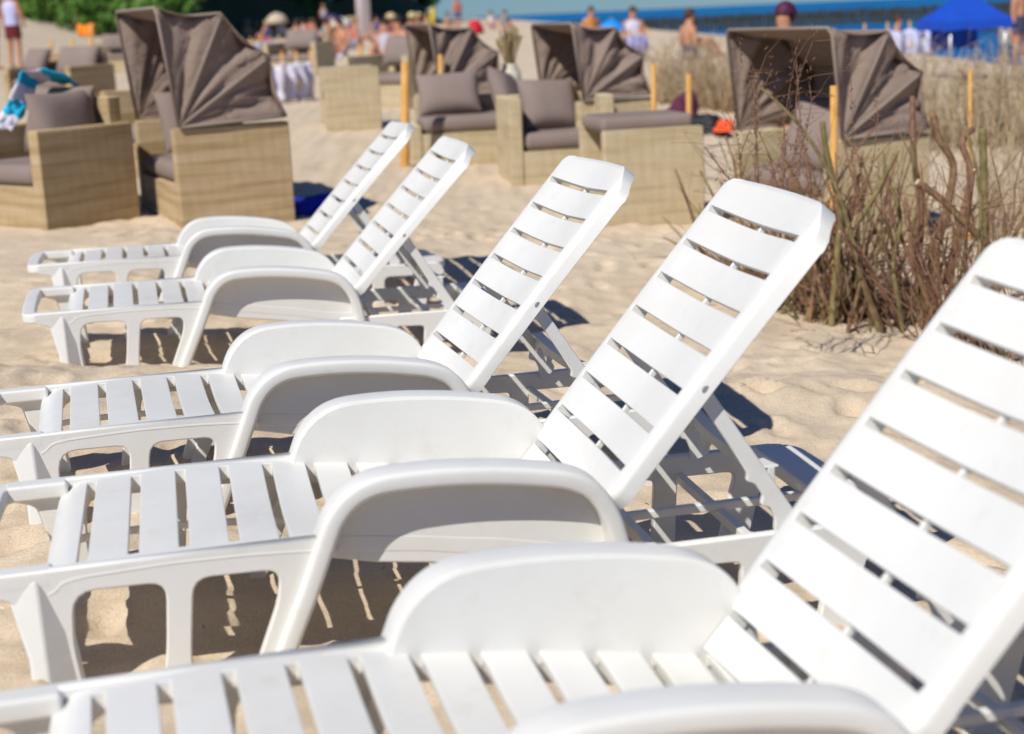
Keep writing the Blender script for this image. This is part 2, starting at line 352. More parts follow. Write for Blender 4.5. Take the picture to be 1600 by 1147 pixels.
# wooded hill behind the beach at the left
def hill_h(x, y):
    # wooded ridge along the coast, ends where the sea begins
    edge = lerp(.20, .036, smooth((y - 60) / 120)); u = -x / y - edge
    e = smooth(u / .05); k = smooth((y - 58) / 50)
    return (5 + .05 * y) * e * k
HILL = speckled('leafy_ground', (.02, .045, .012), (.035, .07, .02), .3, .9)
hx = [-250 + i * 5 for i in range(51)]; hy = [58 + j * 9 for j in range(60)]
V = [(x, y, ground_base(x, y) - 1.2 + hill_h(x, y) + 1.2 * noise.noise(Vector((x * .05, y * .05, 0)))) for y in hy for x in hx]
F = [(j * 51 + i, j * 51 + i + 1, (j + 1) * 51 + i + 1, (j + 1) * 51 + i) for j in range(59) for i in range(50)]
tag(link('wooded_hill', mesh_of('wooded_hill', V, F, True, HILL)), 'low hill behind the beach', kind='structure')
def leafmat(name, a, b_):
    m, n, l, b = mat_new(name, a, .6, .25)
    g = N(n, 'ShaderNodeNewGeometry'); t = N(n, 'ShaderNodeTexNoise', Scale=.25, Detail=4.0); l.new(g.outputs['Position'], t.inputs['Vector'])
    r = ramp(n, l, t.outputs['Fac'], [(.35, a), (.65, b_)]); l.new(r.outputs[0], b.inputs['Base Color']); return m
LEAF_D = leafmat('forest_leaves', (.022, .065, .02), (.045, .115, .03)); LEAF_L = leafmat('bush_leaves', (.06, .14, .018), (.10, .20, .03))
def leaves(mbx, c, r, n, size, m=0, flat=.8):
    for _ in range(n):
        th = random.random() * 2 * PI; ph = math.acos(2 * random.random() - 1); q = r * random.random() ** .33
        p = Vector((c[0] + q * math.sin(ph) * math.cos(th), c[1] + q * math.sin(ph) * math.sin(th), c[2] + flat * q * math.cos(ph)))
        a = Vector((random.gauss(0, 1), random.gauss(0, 1), random.gauss(0, .6))).normalized(); b2 = a.orthogonal().normalized(); s_ = size * (.6 + .8 * random.random())
        d2 = a.cross(b2)
        mbx.add([p - b2 * s_, p + d2 * s_ * .6, p + b2 * s_, p - d2 * s_ * .6], [(0, 1, 2, 3)], m)
mb = MB(); rnd = random.Random(3)
for i in range(2300):
    y = 75 + 440 * rnd.random() ** 1.5; x = -y * rnd.uniform(.02, .38)
    h = hill_h(x, y)
    if h < 2.0: continue
    g0 = ground_base(x, y) - 1.2 + h; R = rnd.uniform(2.2, 4.4)
    leaves(mb, (x, y, g0 + R * .9 + rnd.random() * 2), R, 30, R * .34, 0)
tag(link('forest', mb.mesh('forest', LEAF_D)), 'dark green wood covering the hill behind the beach', 'forest', kind='stuff')
for i, (px, py, d, w, h) in enumerate([(25, 30, 62, 5, 3.2), (75, 30, 66, 5, 3.6), (125, 31, 60, 5, 3.0), (172, 33, 64, 5, 2.6), (215, 35, 70, 5, 2.4), (-30, 30, 64, 5, 3.5)]):
    p = at(px, py, d); z0 = ground_base(p.x, p.y); p.z = max(z0, p.z - 0.2)
    root = empty('bush', (p.x, p.y, z0 - .1))
    tag(root, ['bright green bush on the dune at the far left edge', 'bright green bush on the dune behind the two bathers', 'bright green bush behind the orange flag on the dune', 'small bright green bush beside the orange flag', 'bright green bush directly left of the large hood', 'bright green bush at the edge of the dune'][i], 'bush', 'bright green bushes along the dune')
    mb = MB()
    for k in range(14): leaves(mb, (random.uniform(-w / 2, w / 2), random.uniform(-2, 2), p.z - z0 + random.uniform(-1.0, h * .6)), 1.1, 60, .22)
    link('foliage', mb.mesh('foliage', LEAF_L), root)
    mb = MB()
    for k in range(5): mb.tube([(random.uniform(-.2, .2), 0, -.2), (random.uniform(-1.5, 1.5), random.uniform(-.6, .6), p.z - z0 + 1)], [.09, .03], 5)
    link('stem', mb.mesh('stem', BARK), root)

# ------------------------------------------------------------------ sun lounger
X0, PD, SWD = .0132, .0983, .021         # deck: first slot, pitch, slot width
PB, SWB, XH, ZH = .0993, .0160, 1.0583, .2397
ZP = [(-.06, .236), (-.03, .248), (.013, .256), (.2, .262), (.34, .2595), (.45, .253), (.55, .243), (.66, .229), (.8, .207), (1.0, .170), (1.07, .165)]
def dsmooth(x):
    s = 0
    for k in (-.03, -.015, 0, .015, .03): s += interp(x + k, ZP)
    return s / 5
def deck_pt(x, y):
    a = abs(y); z = dsmooth(x) - .017 * smooth((x - .12) / .5) * (1 - min(1, a / .262) ** 2) ** 1.6
    if x < -.012: z -= .012 * smooth((-.012 - x) / .03)
    if a > .300 and x < .52: z -= .0127 * (1 - math.sqrt(max(0, 1 - ((a - .300) / .0127) ** 2)))
    return Vector((x, y, z))
SE = .262
def ylist(edge, lip):
    h = [0, .04, .08, .12, .16, .2, .235, .25, SE] + ([.28, .300, .3050, .3095, .3127] if lip else [.268])
    return [-v for v in h[::-1] if v > 0] + h
def deck_slat(k):
    lip = k <= 5
    a = X0 + PD * (k - 1) + SWD / 2 if k > 0 else -.05; b = X0 + PD * k + SWD / 2 if k < 11 else 1.075
    s0 = a + (SWD / 2 if k > 0 else 0); s1 = b - (SWD / 2 if k < 11 else 0)
    us = ([a] if k > 0 else []) + [s0 + (s1 - s0) * t for t in ((0, .12, .25, .5, .75, 1) if k == 0 else (0, .25, .5, .75, 1))] + ([b] if k < 11 else [])
    vs = ylist(SE, lip); nsl = len(us) - 1
    def mask(i, j):
        um = (us[i] + us[i + 1]) / 2; vm = abs(vs[j] + vs[j + 1]) / 2
        return (s0 < um < s1) or vm > SE
    def P(u, v):
        p = deck_pt(u, v)
        if k == 0:   # bowed front edge with round corners
            t = (s1 - u) / (s1 - a); cut = .010 * max(0, (abs(v) - .20) / .11) ** 2
            if u < s1: p.x += t * cut * .9
        return p
    def dep(u, v):
        if lip: return .034 if abs(v) >= SE - .001 and abs(v) < .30 else (.006 if abs(v) > .3 else .018)
        return .034 if abs(v) >= SE - .001 else .018
    return sheet('slat', us, vs, P, dep, mask, WHITE, (k > 0, k < 11), .0022)
def back_n(s): return .004 * math.sin(PI * min(1, max(0, s / .8)))
def back_slat(k):
    # k = 0 lowest .. 8 top; coordinates s (along), y, n
    a = PB * (k - 1) if k > 0 else -.075; b = PB * k if k < 8 else .80
    s0 = a + (SWB / 2 if k > 0 else 0); s1 = b - (SWB / 2 if k < 8 else 0)
    if k == 8: ts = (0, .2, .4, .6, .78, .86, .92, .97, 1)
    else: ts = (0, .25, .5, .75, 1)
    us = ([a] if k > 0 else []) + [s0 + (s1 - s0) * t for t in ts] + ([b] if k < 8 else [])
    h = [0, .04, .08, .12, .16, .2, .225, .25, SE, .270, .277, .284, .290, .2955, .3000]
    vs = [-v for v in h[::-1] if v > 0] + h
    def mask(i, j):
        um = (us[i] + us[i + 1]) / 2; vm = abs(vs[j] + vs[j + 1]) / 2
        return (s0 < um < s1) or vm > SE
    def P(u, v):
        av = abs(v); n_ = back_n(u) - .018 * (1 - min(1, av / SE) ** 2) ** 1.5 * (1 - .6 * smooth((u - .66) / .12))
        if av > .277: n_ -= .019 * (1 - math.sqrt(max(0, 1 - ((av - .277) / .0232) ** 2)))
        s_ = u
        if k == 8 and u > s0:
            t = (u - s0) / (b - s0); top = .784 + .013 * (1 - (av / .301) ** 2)
            r = .074
            if av > .3015 - r: top -= r - math.sqrt(max(0, r * r - (av - (.3015 - r)) ** 2))
            s_ = lerp(s0, top, t); n_ += back_n(s_) - back_n(u) - .008 * smooth((t - .8) / .2) ** 2 * (1 - smooth((av - .20) / .06))
        lim = lerp(.2545, .300, smooth((u - .012) / .028)); y_ = math.copysign(min(av, lim), v) if av > SE - .02 else v
        if u < .045 and av > .25: y_ = math.copysign(.25 + (av - .25) * (lim - .25) / .05, v)
        return Vector((s_, y_, n_))
    def dep(u, v):
        if abs(v) >= SE - .001 or (k == 8 and u > .775): return .040 if abs(v) < .27 else .040 - .014 * min(1, (abs(v) - .27) / .03)
        return .017
    def off(u, v):
        return Vector((0, math.copysign(.015 * min(1, max(0, u) / .75) * smooth((abs(v) - .27) / .03) * (1 - .6 * smooth((u - .70) / .09)), v), 0))
    return sheet('backrest_slat', us, vs, P, dep, mask, WHITE, (k > 0, k < 8), .0022, off=off)

APRON = [(-.165, .262, .0), (.505, .262, 0), (.478, .2, .0), (.375, -.04, 0), (.345, -.12, 0), (.275, -.12, 0), (.325, -.02, .01), (.392, .143, .03), (.398, .206, .035), (.232, .2095, .035),
         (.2135, .05, .04), (.2145, -.02, .02), (.225, -.12, 0), (.135, -.12, 0), (.150, -.02, .02), (.166, .06, .04), (.18, .209, .035), (.004, .212, .045), (-.004, .10, .03), (.022, -.12, 0), (-.035, -.12, 0), (-.07, .06, .03), (-.105, .205, .02), (-.165, .2235, 0)]
HEAD = [(1.02, .150, 0), (1.70, .147, .03), (1.725, .09, .02), (1.655, .072, .02), (1.628, -.02, .03), (1.585, -.24, 0), (1.505, -.24, 0), (1.553, -.01, .05), (1.582, .090, .03), (1.425, .0925, .025), (1.405, -.24, 0), (1.345, -.24, 0), (1.366, .0925, .02), (1.245, .098, .02), (1.225, -.24, 0), (1.12, -.24, 0), (1.125, .03, .02), (1.02, .06, 0)]
RIM = [(.325, -.13), (.405, .052), (.452, .155), (.489, .243), (.513, .297), (.548, .336), (.595, .357), (.66, .362), (.75, .360), (.85, .350), (.93, .337), (.99, .323), (1.037, .297), (1.070, .252), (1.090, .195), (1.102, .125), (1.108, .06)]
def rim_mesh(side):
    pts = catmull([(p[0], 0, p[1]) for p in RIM], 5); mb = MB(); V = []; F = []; n = 12
    # section: (offset along normal, y)
    w = .0195; y0, y1 = .2572, .334
    sec = []
    r = .011
    for cx, cy, a0 in ((w - r, y1 - r, 0), (-w + r, y1 - r, 90), (-w + .004, y0 + .004, 180), (w - .004, y0 + .004, 270)):
        rr = r if a0 < 180 else .004
        for k in range(4):
            a = math.radians(a0 + k * 30); sec.append((cx + rr * math.cos(a), cy + rr * math.sin(a)))
    n = len(sec)
    for i, p in enumerate(pts):
        t = (pts[min(i + 1, len(pts) - 1)] - pts[max(i - 1, 0)]).normalized(); nn = Vector((-t.z, 0, t.x))
        for (o, y) in sec: V.append((p.x + nn.x * o, side * (y - (.0 if abs(o) else 0)), p.z + nn.z * o))
    for i in range(len(pts) - 1):
        for k in range(n):
            a = i * n + k; b = i * n + (k + 1) % n
            F.append((a, b, b + n, a + n) if side > 0 else (a, a + n, b + n, b))
    F.append(tuple(range(n))); F.append(tuple((len(pts) - 1) * n + k for k in range(n)))
    me = mesh_of('armrest', V, F, True, WHITE); bm_ = bmesh.new(); bm_.from_mesh(me); bmesh.ops.recalc_face_normals(bm_, faces=bm_.faces); bm_.to_mesh(me); bm_.free()
    return me
_rp = catmull([(p[0], 0, p[1]) for p in RIM[1:]], 2); pan = []
for _i, _p in enumerate(_rp):
    _t = (_rp[min(_i + 1, len(_rp) - 1)] - _rp[max(_i - 1, 0)]).normalized(); pan.append((_p.x - _t.z * .0165, _p.z + _t.x * .0165))
PANEL = pan + [(.80, .150), (.60, .178), (.505, .2), (.47, .17)]
def foot_leg(side):
    y = lambda v: side * v
    V = [(-.118, y(.305), .216), (-.060, y(.314), .250), (-.052, y(.366), -.12), (-.088, y(.352), -.12), (.024, y(.300), -.12), (.000, y(.300), .150), (-.035, y(.280), -.12), (-.075, y(.290), .21),
         (-.085, y(.345), .10), (-.056, y(.342), .10)]
    F = [(0, 1, 9, 8), (8, 9, 2, 3), (1, 5, 4, 2, 9), (0, 8, 3, 6, 7), (1, 0, 7, 5), (5, 7, 6, 4), (3, 2, 4, 6)]
    me = mesh_of('foot_leg', V, F, False, WHITE); bm_ = bmesh.new(); bm_.from_mesh(me); bmesh.ops.recalc_face_normals(bm_, faces=bm_.faces); bm_.to_mesh(me); bm_.free()
    me.polygons.foreach_set('use_smooth', [True] * len(me.polygons))
    return bake(me, .005, 3, 20)
def rounded_box(name, x0, x1, y0, y1, z0, z1, mat, bev=.004, corner=None):
    mb = MB(); mb.box(x0, x1, y0, y1, z0, z1); me = mb.mesh(name, mat, True); return bake(me, bev, 3, 30)
def bar(name, pts, w, h, mat, bev=.003):
    """rectangular bar along points"""
    mb = MB(); V = []; F = []; P = [Vector(p) for p in pts]
    for i, p in enumerate(P):
        t = (P[min(i + 1, len(P) - 1)] - P[max(i - 1, 0)]).normalized(); side = t.cross(Vector((0, 0, 1))).normalized(); up = side.cross(t)
        for a, b_ in ((-1, -1), (1, -1), (1, 1), (-1, 1)): V.append(p + side * a * w / 2 + up * b_ * h / 2)
    for i in range(len(P) - 1):
        for k in range(4):
            a = i * 4 + k; b_ = i * 4 + (k + 1) % 4; F.append((a, b_, b_ + 4, a + 4))
    F += [(3, 2, 1, 0), tuple(len(P) * 4 - 4 + k for k in range(4))]
    return bake(mesh_of(name, V, F, True, mat), bev, 2, 50)
def handle_mesh():
    # the loop of the foot end
    pts = [(-.150, -.288, .243), (-.168, -.286, .2425), (-.184, -.272, .2415), (-.190, -.245, .241), (-.193, -.12, .2415), (-.194, 0, .242), (-.193, .12, .2415), (-.190, .245, .241), (-.184, .272, .2415), (-.168, .286, .2425), (-.150, .288, .243)]
    return bar('foot_handle', pts, .052, .038, WHITE, .007)
def arm_rail(side):
    return rounded_box('handle_rail', -.168, -.030, min(side * .262, side * .3125), max(side * .262, side * .3125), .2245, .2625, WHITE, .008)
def strut_mesh(side):
    # own frame: x from bolt (0) to the foot (.37), z across
    out = [(-.018, .012, .012), (-.018, -.020, .012), (.14, -.022, 0), (.22, -.024, 0), (.235, -.036, .006), (.252, -.024, .006), (.285, -.024, .006), (.300, -.040, .007), (.318, -.026, .006), (.345, -.03, .008), (.372, -.05, .01), (.385, -.01, .012), (.375, .014, .01)]
    return plate('strut', rounded(out, .01, 3), side * .262, side * .277, WHITE, .003)
me_slat = [deck_slat(k) for k in range(12)]
me_back = [back_slat(k) for k in range(9)]
me_apron = {s: plate('side_frame', rounded(APRON, .01, 4), s * .284, s * .3120, WHITE, .004) for s in (-1, 1)}
me_head = {s: plate('head_frame', rounded(HEAD, .01, 4), s * .284, s * .3095, WHITE, .004) for s in (-1, 1)}
me_rim = {s: rim_mesh(s) for s in (-1, 1)}
me_panel = {s: plate('armrest_panel', PANEL, s * .2562, s * .267, WHITE, .004) for s in (-1, 1)}
me_leg = {s: foot_leg(s) for s in (-1, 1)}
me_handle = handle_mesh(); me_rail = {s: arm_rail(s) for s in (-1, 1)}
me_strut = {s: strut_mesh(s) for s in (-1, 1)}
me_rib = bar('center_rib', [(x, 0, dsmooth(x) - .040 - .016 * smooth((x - .05) / .5)) for x in [-.03 + .05 * i for i in range(22)]], .010, .016, WHITE, .002)
me_brib = bar('backrest_rib', [(s, 0, back_n(s) - .036) for s in [-.06 + .06 * i for i in range(14)]], .010, .014, WHITE, .002)
me_cross = bar('crossbar', [(1.43, y, .092) for y in (-.286, -.1, .1, .286)], .022, .022, WHITE)
me_cross2 = bar('crossbar', [(1.19, y, .115) for y in (-.286, -.1, .1, .286)], .022, .03, WHITE)
me_long = bar('floor_bar', [(x, 0, .112) for x in (1.0, 1.2, 1.4, 1.66)], .020, .020, WHITE)
def tail_mesh():
    o = rounded([(1.625, -.30, .01), (1.69, -.30, .05), (1.735, -.25, .06), (1.742, 0, .1), (1.735, .25, .06), (1.69, .30, .05), (1.625, .30, .01)], .02, 5)
    me = plate('tail_plate', o, 0, .034, WHITE, .005)
    for v in me.vertices: x, t_, y = v.co; v.co = (x, y, .120 + (.034 - t_) - .004)
    bm_ = bmesh.new(); bm_.from_mesh(me); bmesh.ops.recalc_face_normals(bm_, faces=bm_.faces); bm_.to_mesh(me); bm_.free()
    return me
me_tail = tail_mesh()
def strut_cross():
    mb = MB(); ysl = [-.262 + .524 * i / 36 for i in range(37)]; V = []; F = []
    top = lambda y: .0 + .020 * (abs(y) / .28) ** 2
    def bot(y):
        z = top(y) - .030
        for c in (.25, .145, -.145, -.25):
            d = abs(y - c)
            if d < .022: z -= .028 * smooth((.022 - d) / .012)
        return z
    for y in ysl:
        for x in (-.008, .008):
            V.append((x, y, top(y))); V.append((x, y, bot(y)))
    for i in range(36):
        a = i * 4; b_ = a + 4
        F += [(a, b_, b_ + 1, a + 1), (a + 2, a + 3, b_ + 3, b_ + 2), (a, a + 2, b_ + 2, b_), (a + 1, b_ + 1, b_ + 3, a + 3)]
    F += [(0, 1, 3, 2), (144, 146, 147, 145)]
    me = mesh_of('strut_crossbar', V, F, True, WHITE); bm_ = bmesh.new(); bm_.from_mesh(me); bmesh.ops.recalc_face_normals(bm_, faces=bm_.faces); bm_.to_mesh(me); bm_.free()
    me2 = bake(me, .002, 2, 40)
    # wide flange along the top edge
    return me2
me_sc = strut_cross()
me_flange = bar('strut_flange', [(0, y, .0 + .020 * (abs(y) / .28) ** 2 + .001) for y in [-.261 + .0522 * i for i in range(11)]], .034, .006, WHITE, .002)
def bolt_mesh(side):
    mb = MB(); ang = [2 * PI * k / 14 for k in range(14)]
    ys_ = [side * .290, side * .3025, side * .3035]; rs = [.0095, .0095, .0065]
    V = [(r * math.cos(a), y, r * math.sin(a)) for y, r in zip(ys_, rs) for a in ang]
    F = [tuple(k + i * 14 for k in ()) for i in ()]
    for i in range(2):
        for k in range(14):
            a = i * 14 + k; b_ = i * 14 + (k + 1) % 14; F.append((a, b_, b_ + 14, a + 14))
    F.append(tuple(28 + k for k in range(14)))
    me = mesh_of('bolt', V, F, False, METAL); bm_ = bmesh.new(); bm_.from_mesh(me); bmesh.ops.recalc_face_normals(bm_, faces=bm_.faces); bm_.to_mesh(me); bm_.free(); return me
me_bolt = {s: bolt_mesh(s) for s in (-1, 1)}
LAB = {1: 'farthest and smallest white sun lounger, next to the large hooded seat', 2: 'white sun lounger second from the back with a rusty stain on its deck', 3: 'white sun lounger in the middle of the row of five', 4: 'large white sun lounger second from the front, streaks of sunlight under its deck', 5: 'nearest white sun lounger, cut off by the bottom edge of the picture'}
for l_, (x, y, yaw, z, tx, ty, ba) in POSES.items():
    root = empty('sun_lounger', (x, y, z - .9 * tx))
    ex = Vector((math.cos(yaw), math.sin(yaw), tx)).normalized(); ey = Vector((-math.sin(yaw), math.cos(yaw), ty)); ey = (ey - ex * ey.dot(ex)).normalized(); ez = ex.cross(ey)
    root.matrix_world = Matrix(((ex.x, ey.x, ez.x, x), (ex.y, ey.y, ez.y, y), (ex.z, ey.z, ez.z, z - .9 * tx), (0, 0, 0, 1)))
    tag(root, LAB[l_], 'sun lounger', 'white plastic sun loungers in a row on the sand')
    wm = WHITE_STAINED if l_ in (2, 5) else None
    def part(name, me, loc=None, ry=0):
        o = link(name, me, root)
        if loc: o.location = loc
        if ry: o.rotation_euler = (0, ry, 0)
        return o
    for k, me in enumerate(me_slat):
        o = part('slat', me)
        if wm and k in (3, 4, 5, 6): o.material_slots[0].link = 'OBJECT'; o.material_slots[0].material = wm
    for k, me in enumerate(me_back): part('backrest_slat', me, (XH, 0, ZH), -ba)
    part('backrest_rib', me_brib, (XH, 0, ZH), -ba)
    part('center_rib', me_rib); part('foot_handle', me_handle); part('tail_plate', me_tail); part('floor_bar', me_long)
    part('crossbar', me_cross); part('crossbar', me_cross2)
    bs = .333; bn = -.024
    bx = XH + bs * math.cos(ba) - bn * math.sin(ba); bz = ZH + bs * math.sin(ba) + bn * math.cos(ba)
    ang = math.atan2(.165 - bz, 1.492 - bx)
    for s in (-1, 1):
        part('side_frame', me_apron[s]); part('head_frame', me_head[s]); part('armrest', me_rim[s]); part('armrest_panel', me_panel[s])
        part('foot_leg', me_leg[s]); part('handle_rail', me_rail[s])
        part('strut', me_strut[s], (bx, 0, bz), -ang)
        part('bolt', me_bolt[s], (bx, 0, bz))
    part('strut_crossbar', me_sc, (1.452, 0, .262)); part('strut_flange', me_flange, (1.452, 0, .262))

# ------------------------------------------------------------------ wicker lounge furniture
def wicker_box(mb, x0, x1, y0, y1, z0, z1): mb.box(x0, x1, y0, y1, z0, z1)
def cushion_mesh(name, sx, sy, sz, mat, puff=.35, seed=0):
    V = []; F = []; n = 14
    def P(u, v, side):
        f = (1 - abs(u) ** 3.2) ** .55 * (1 - abs(v) ** 3.2) ** .55 if abs(u) < 1 and abs(v) < 1 else 0
        pinch = 1 - .06 * (1 - abs(v) ** 2) * abs(u) ** 3; pinch2 = 1 - .06 * (1 - abs(u) ** 2) * abs(v) ** 3
        w = .09 * noise.noise(Vector((u * 1.6 + seed, v * 1.6, side)))
        return (u * sx / 2 * pinch, v * sy / 2 * pinch2, side * sz / 2 * f * (1 + w) + sz * .04 * w)
    for side in (1, -1):
        o = len(V)
        for j in range(n + 1):
            for i in range(n + 1):
                V.append(P(math.sin((i / n - .5) * PI), math.sin((j / n - .5) * PI), side))
        for j in range(n):
            for i in range(n):
                a = o + j * (n + 1) + i; q = (a, a + 1, a + n + 2, a + n + 1); F.append(q if side > 0 else q[::-1])
    me = mesh_of(name, V, F, True, mat); bm_ = bmesh.new(); bm_.from_mesh(me); bmesh.ops.remove_doubles(bm_, verts=bm_.verts, dist=.0008); bm_.to_mesh(me); bm_.free(); me.polygons.foreach_set('use_smooth', [True] * len(me.polygons)); return me
def pad_mesh(name, sx, sy, sz, mat):
    mb = MB(); mb.box(-sx / 2, sx / 2, -sy / 2, sy / 2, 0, sz); me = mb.mesh(name, mat, True); return bake(me, sz * .42, 4, 30)
def hood_mesh(Wd, R, angs, seed=0, z0=0.0):
    """folding fabric hood; hinge along y at x=0; angles measured from +x backwards (0 = lying back, 90 = upright)"""
    fab = MB(); n = 12; rs = random.Random(seed)
    hoops = [(R * k, math.radians(a)) for a, k in angs]
    def corner(i, s): r, a = hoops[i]; return Vector((r * math.cos(a), s * Wd / 2, z0 + r * math.sin(a)))
    V = []; F = []
    for s in (-1, 1):
        for i in range(len(hoops) - 1):
            A = corner(i, s); B = corner(i + 1, s); O = Vector((0, s * Wd / 2, z0)); off = len(V); m_ = 14
            for a in range(n + 1):
                for b_ in range(m_ + 1):
                    ra = a / n; t = b_ / m_
                    p = O.lerp(A.lerp(B, t), ra)
                    mid = O.lerp(A.lerp(B, .5), ra)
                    sag = math.sin(PI * t) * ra
                    # soft folds running out from the hinge
                    nz = noise.noise(Vector((t * 2.6 + i * 7 + seed, ra * 1.6 - t, s))) + .6 * noise.noise(Vector((t * 8 - ra * 5, ra * 3.5 + i * 3, s + seed)))
                    w = .05 * sag + .085 * math.sin(PI * t) * ra * nz + .01 * math.sin(PI * t) * ra * math.sin(t * 9 + ra * 2 + seed + i * 2.3)
                    p.y -= s * w; 
                    q = (A.lerp(B, .5) - O).normalized(); p -= q * (.028 * math.sin(PI * t) * ra)
                    V.append(p)
            for a in range(n):
                for b_ in range(m_):
                    k = off + a * (m_ + 1) + b_; F.append((k, k + 1, k + m_ + 2, k + m_ + 1))
    for i in range(len(hoops) - 1):
        off = len(V); m_ = 14; ny_ = 16
        for b_ in range(m_ + 1):
            t = b_ / m_
            for c in range(ny_ + 1):
                y_ = c / ny_; p = corner(i, -1).lerp(corner(i + 1, -1), t).lerp(corner(i, 1).lerp(corner(i + 1, 1), t), y_)
                O = Vector((0, p.y, z0)); q = (p - O).normalized()
                p -= q * (.028 * math.sin(PI * t) + .03 * math.sin(PI * t) * math.sin(PI * y_) + .02 * math.sin(PI * t) * math.sin(PI * y_) * noise.noise(Vector((t * 3, y_ * 5, seed + i))))
                V.append(p)
        for b_ in range(m_):
            for c in range(ny_):
                k = off + b_ * (ny_ + 1) + c; F.append((k, k + 1, k + ny_ + 2, k + ny_ + 1))
    cloth = mesh_of('hood_cloth', V, F, True, HOOD)
    bm_ = bmesh.new(); bm_.from_mesh(cloth); bmesh.ops.remove_doubles(bm_, verts=bm_.verts, dist=.002); bmesh.ops.recalc_face_normals(bm_, faces=bm_.faces); bm_.to_mesh(cloth); bm_.free()
    cloth.polygons.foreach_set('use_smooth', [True] * len(cloth.polygons))
    frames = []
    for i in range(len(hoops)):
        mb = MB(); O1 = Vector((0, -Wd / 2, z0)); O2 = Vector((0, Wd / 2, z0)); A = corner(i, -1); B = corner(i, 1)
        e = .03
        pts = [O1, O1.lerp(A, .94), A.lerp(B, e), A.lerp(B, .5), B.lerp(A, e), O2.lerp(B, .94), O2]
        mb.tube(pts, .011, 7); frames.append(mb.mesh('hood_frame', HOOD_TRIM, True))
    return cloth, frames
def add_solid(o, t=.006):
    m = o.modifiers.new('thickness', 'SOLIDIFY'); m.thickness = t; m.offset = 0
def wicker_seat(name, loc, rz, Wd, D, arm=.62, base=.27, back=.66, label='', cat='wicker chair', arms=(1, 1), hood=None, group='wicker lounge seats on the beach', mat=WICKER, armt=.10, scale=1, seed=0, pad=True):
    """front looks towards -x; y runs across; origin in the middle of the floor"""
    root = empty(name, loc, rz); root.scale = (scale,) * 3
    tag(root, label, cat, group)
    def body(nm, x0, x1, y0, y1, z0, z1):
        mb = MB(); mb.box(x0, x1, y0, y1, z0, z1); return link(nm, bake(mb.mesh(nm, mat, True), .012, 2, 30), root)
    body('seat_base', -D / 2, D / 2 - .1, -Wd / 2 + armt, Wd / 2 - armt, -.08, base)
    if arms[0]: body('arm_panel', -D / 2 - .004, D / 2, -Wd / 2, -Wd / 2 + armt, -.08, arm)
    if arms[1]: body('arm_panel', -D / 2 - .004, D / 2, Wd / 2 - armt, Wd / 2, -.08, arm)
    if back: body('back_panel', D / 2 - .1, D / 2 + .003, -Wd / 2 + armt, Wd / 2 - armt, -.08, back)
    if pad:
        c = link('seat_cushion', pad_mesh('seat_cushion', D - .12, Wd - 2 * armt - .02, .13, CUSH), root); c.location = (-.05, 0, base + .002)
    if hood:
        R, angs = hood; cl, fr = hood_mesh(Wd + .03, R, angs, seed)
        hx_ = -D / 2 + hood_x[0] if hood_x[0] is not None else -D / 2 + .1
        o = link('hood', cl, root); o.location = (hx_, 0, arm + .01); add_solid(o)
        for f in fr: q = link('hood_frame', f, o)
    return root
hood_x = [None]
def pillow(loc, rot, sx, sy, sz, label, seed=0, group='taupe pillows on the wicker seats'):
    o = link('pillow', cushion_mesh('pillow', sx, sy, sz, CUSH, seed=seed)); o.location = loc; o.rotation_euler = rot
    tag(o, label, 'pillow', group); return o
def face_cam(x, y): return math.atan2(y, x)
def place(px, py): return hit(px, py)

# left armchair: its near arm is the dark front face, seat opens to the left
def seat_at(pxc, pyc, rz, Wd, D, **k):
    """put the near-side bottom corner line middle at a picture point: near side is local y = -W/2"""
    p = hit(pxc, pyc); q = Matrix.Rotation(rz, 3, 'Z') @ Vector((0, Wd / 2, 0)); 
    return wicker_seat('wicker_armchair' if not k.get('hood') else 'hooded_wicker_seat', (p.x + q.x, p.y + q.y, ground_base(p.x, p.y)), rz, Wd, D, **k)
R_ = math.radians
a1 = seat_at(150, 351, R_(52), .95, .72, arm=.615, back=.78, label='leftmost wicker armchair, its dark side towards the loungers, under a striped towel')
M1 = a1.matrix_basis.copy()
def inlocal(root, p):
    bpy.context.view_layer.update(); return root.matrix_world @ Vector(p)
def pil(root, p, rot, sx, sy, sz, label, seed=0):
    """pillow leaning on a seat: p and rot in the seat's own axes"""
    w = inlocal(root, p); rz = root.rotation_euler.z
    o = pillow(w, (0, 0, 0), sx * root.scale.x, sy * root.scale.x, sz * root.scale.x, label, seed)
    o.rotation_euler = (Matrix.Rotation(rz, 3, 'Z') @ Matrix.Rotation(rot[2], 3, 'Z') @ Matrix.Rotation(rot[1], 3, 'Y') @ Matrix.Rotation(rot[0], 3, 'X')).to_euler()
    return o
pil(a1, (-.02, -.30, .60), (R_(78), 0, R_(8)), .52, .48, .2, 'taupe pillow leaning on the near arm of the leftmost armchair', 1)
pil(a1, (.17, .02, .64), (0, R_(-72), 0), .45, .62, .2, 'wide taupe pillow against the back of the leftmost armchair, topmost there', 2)
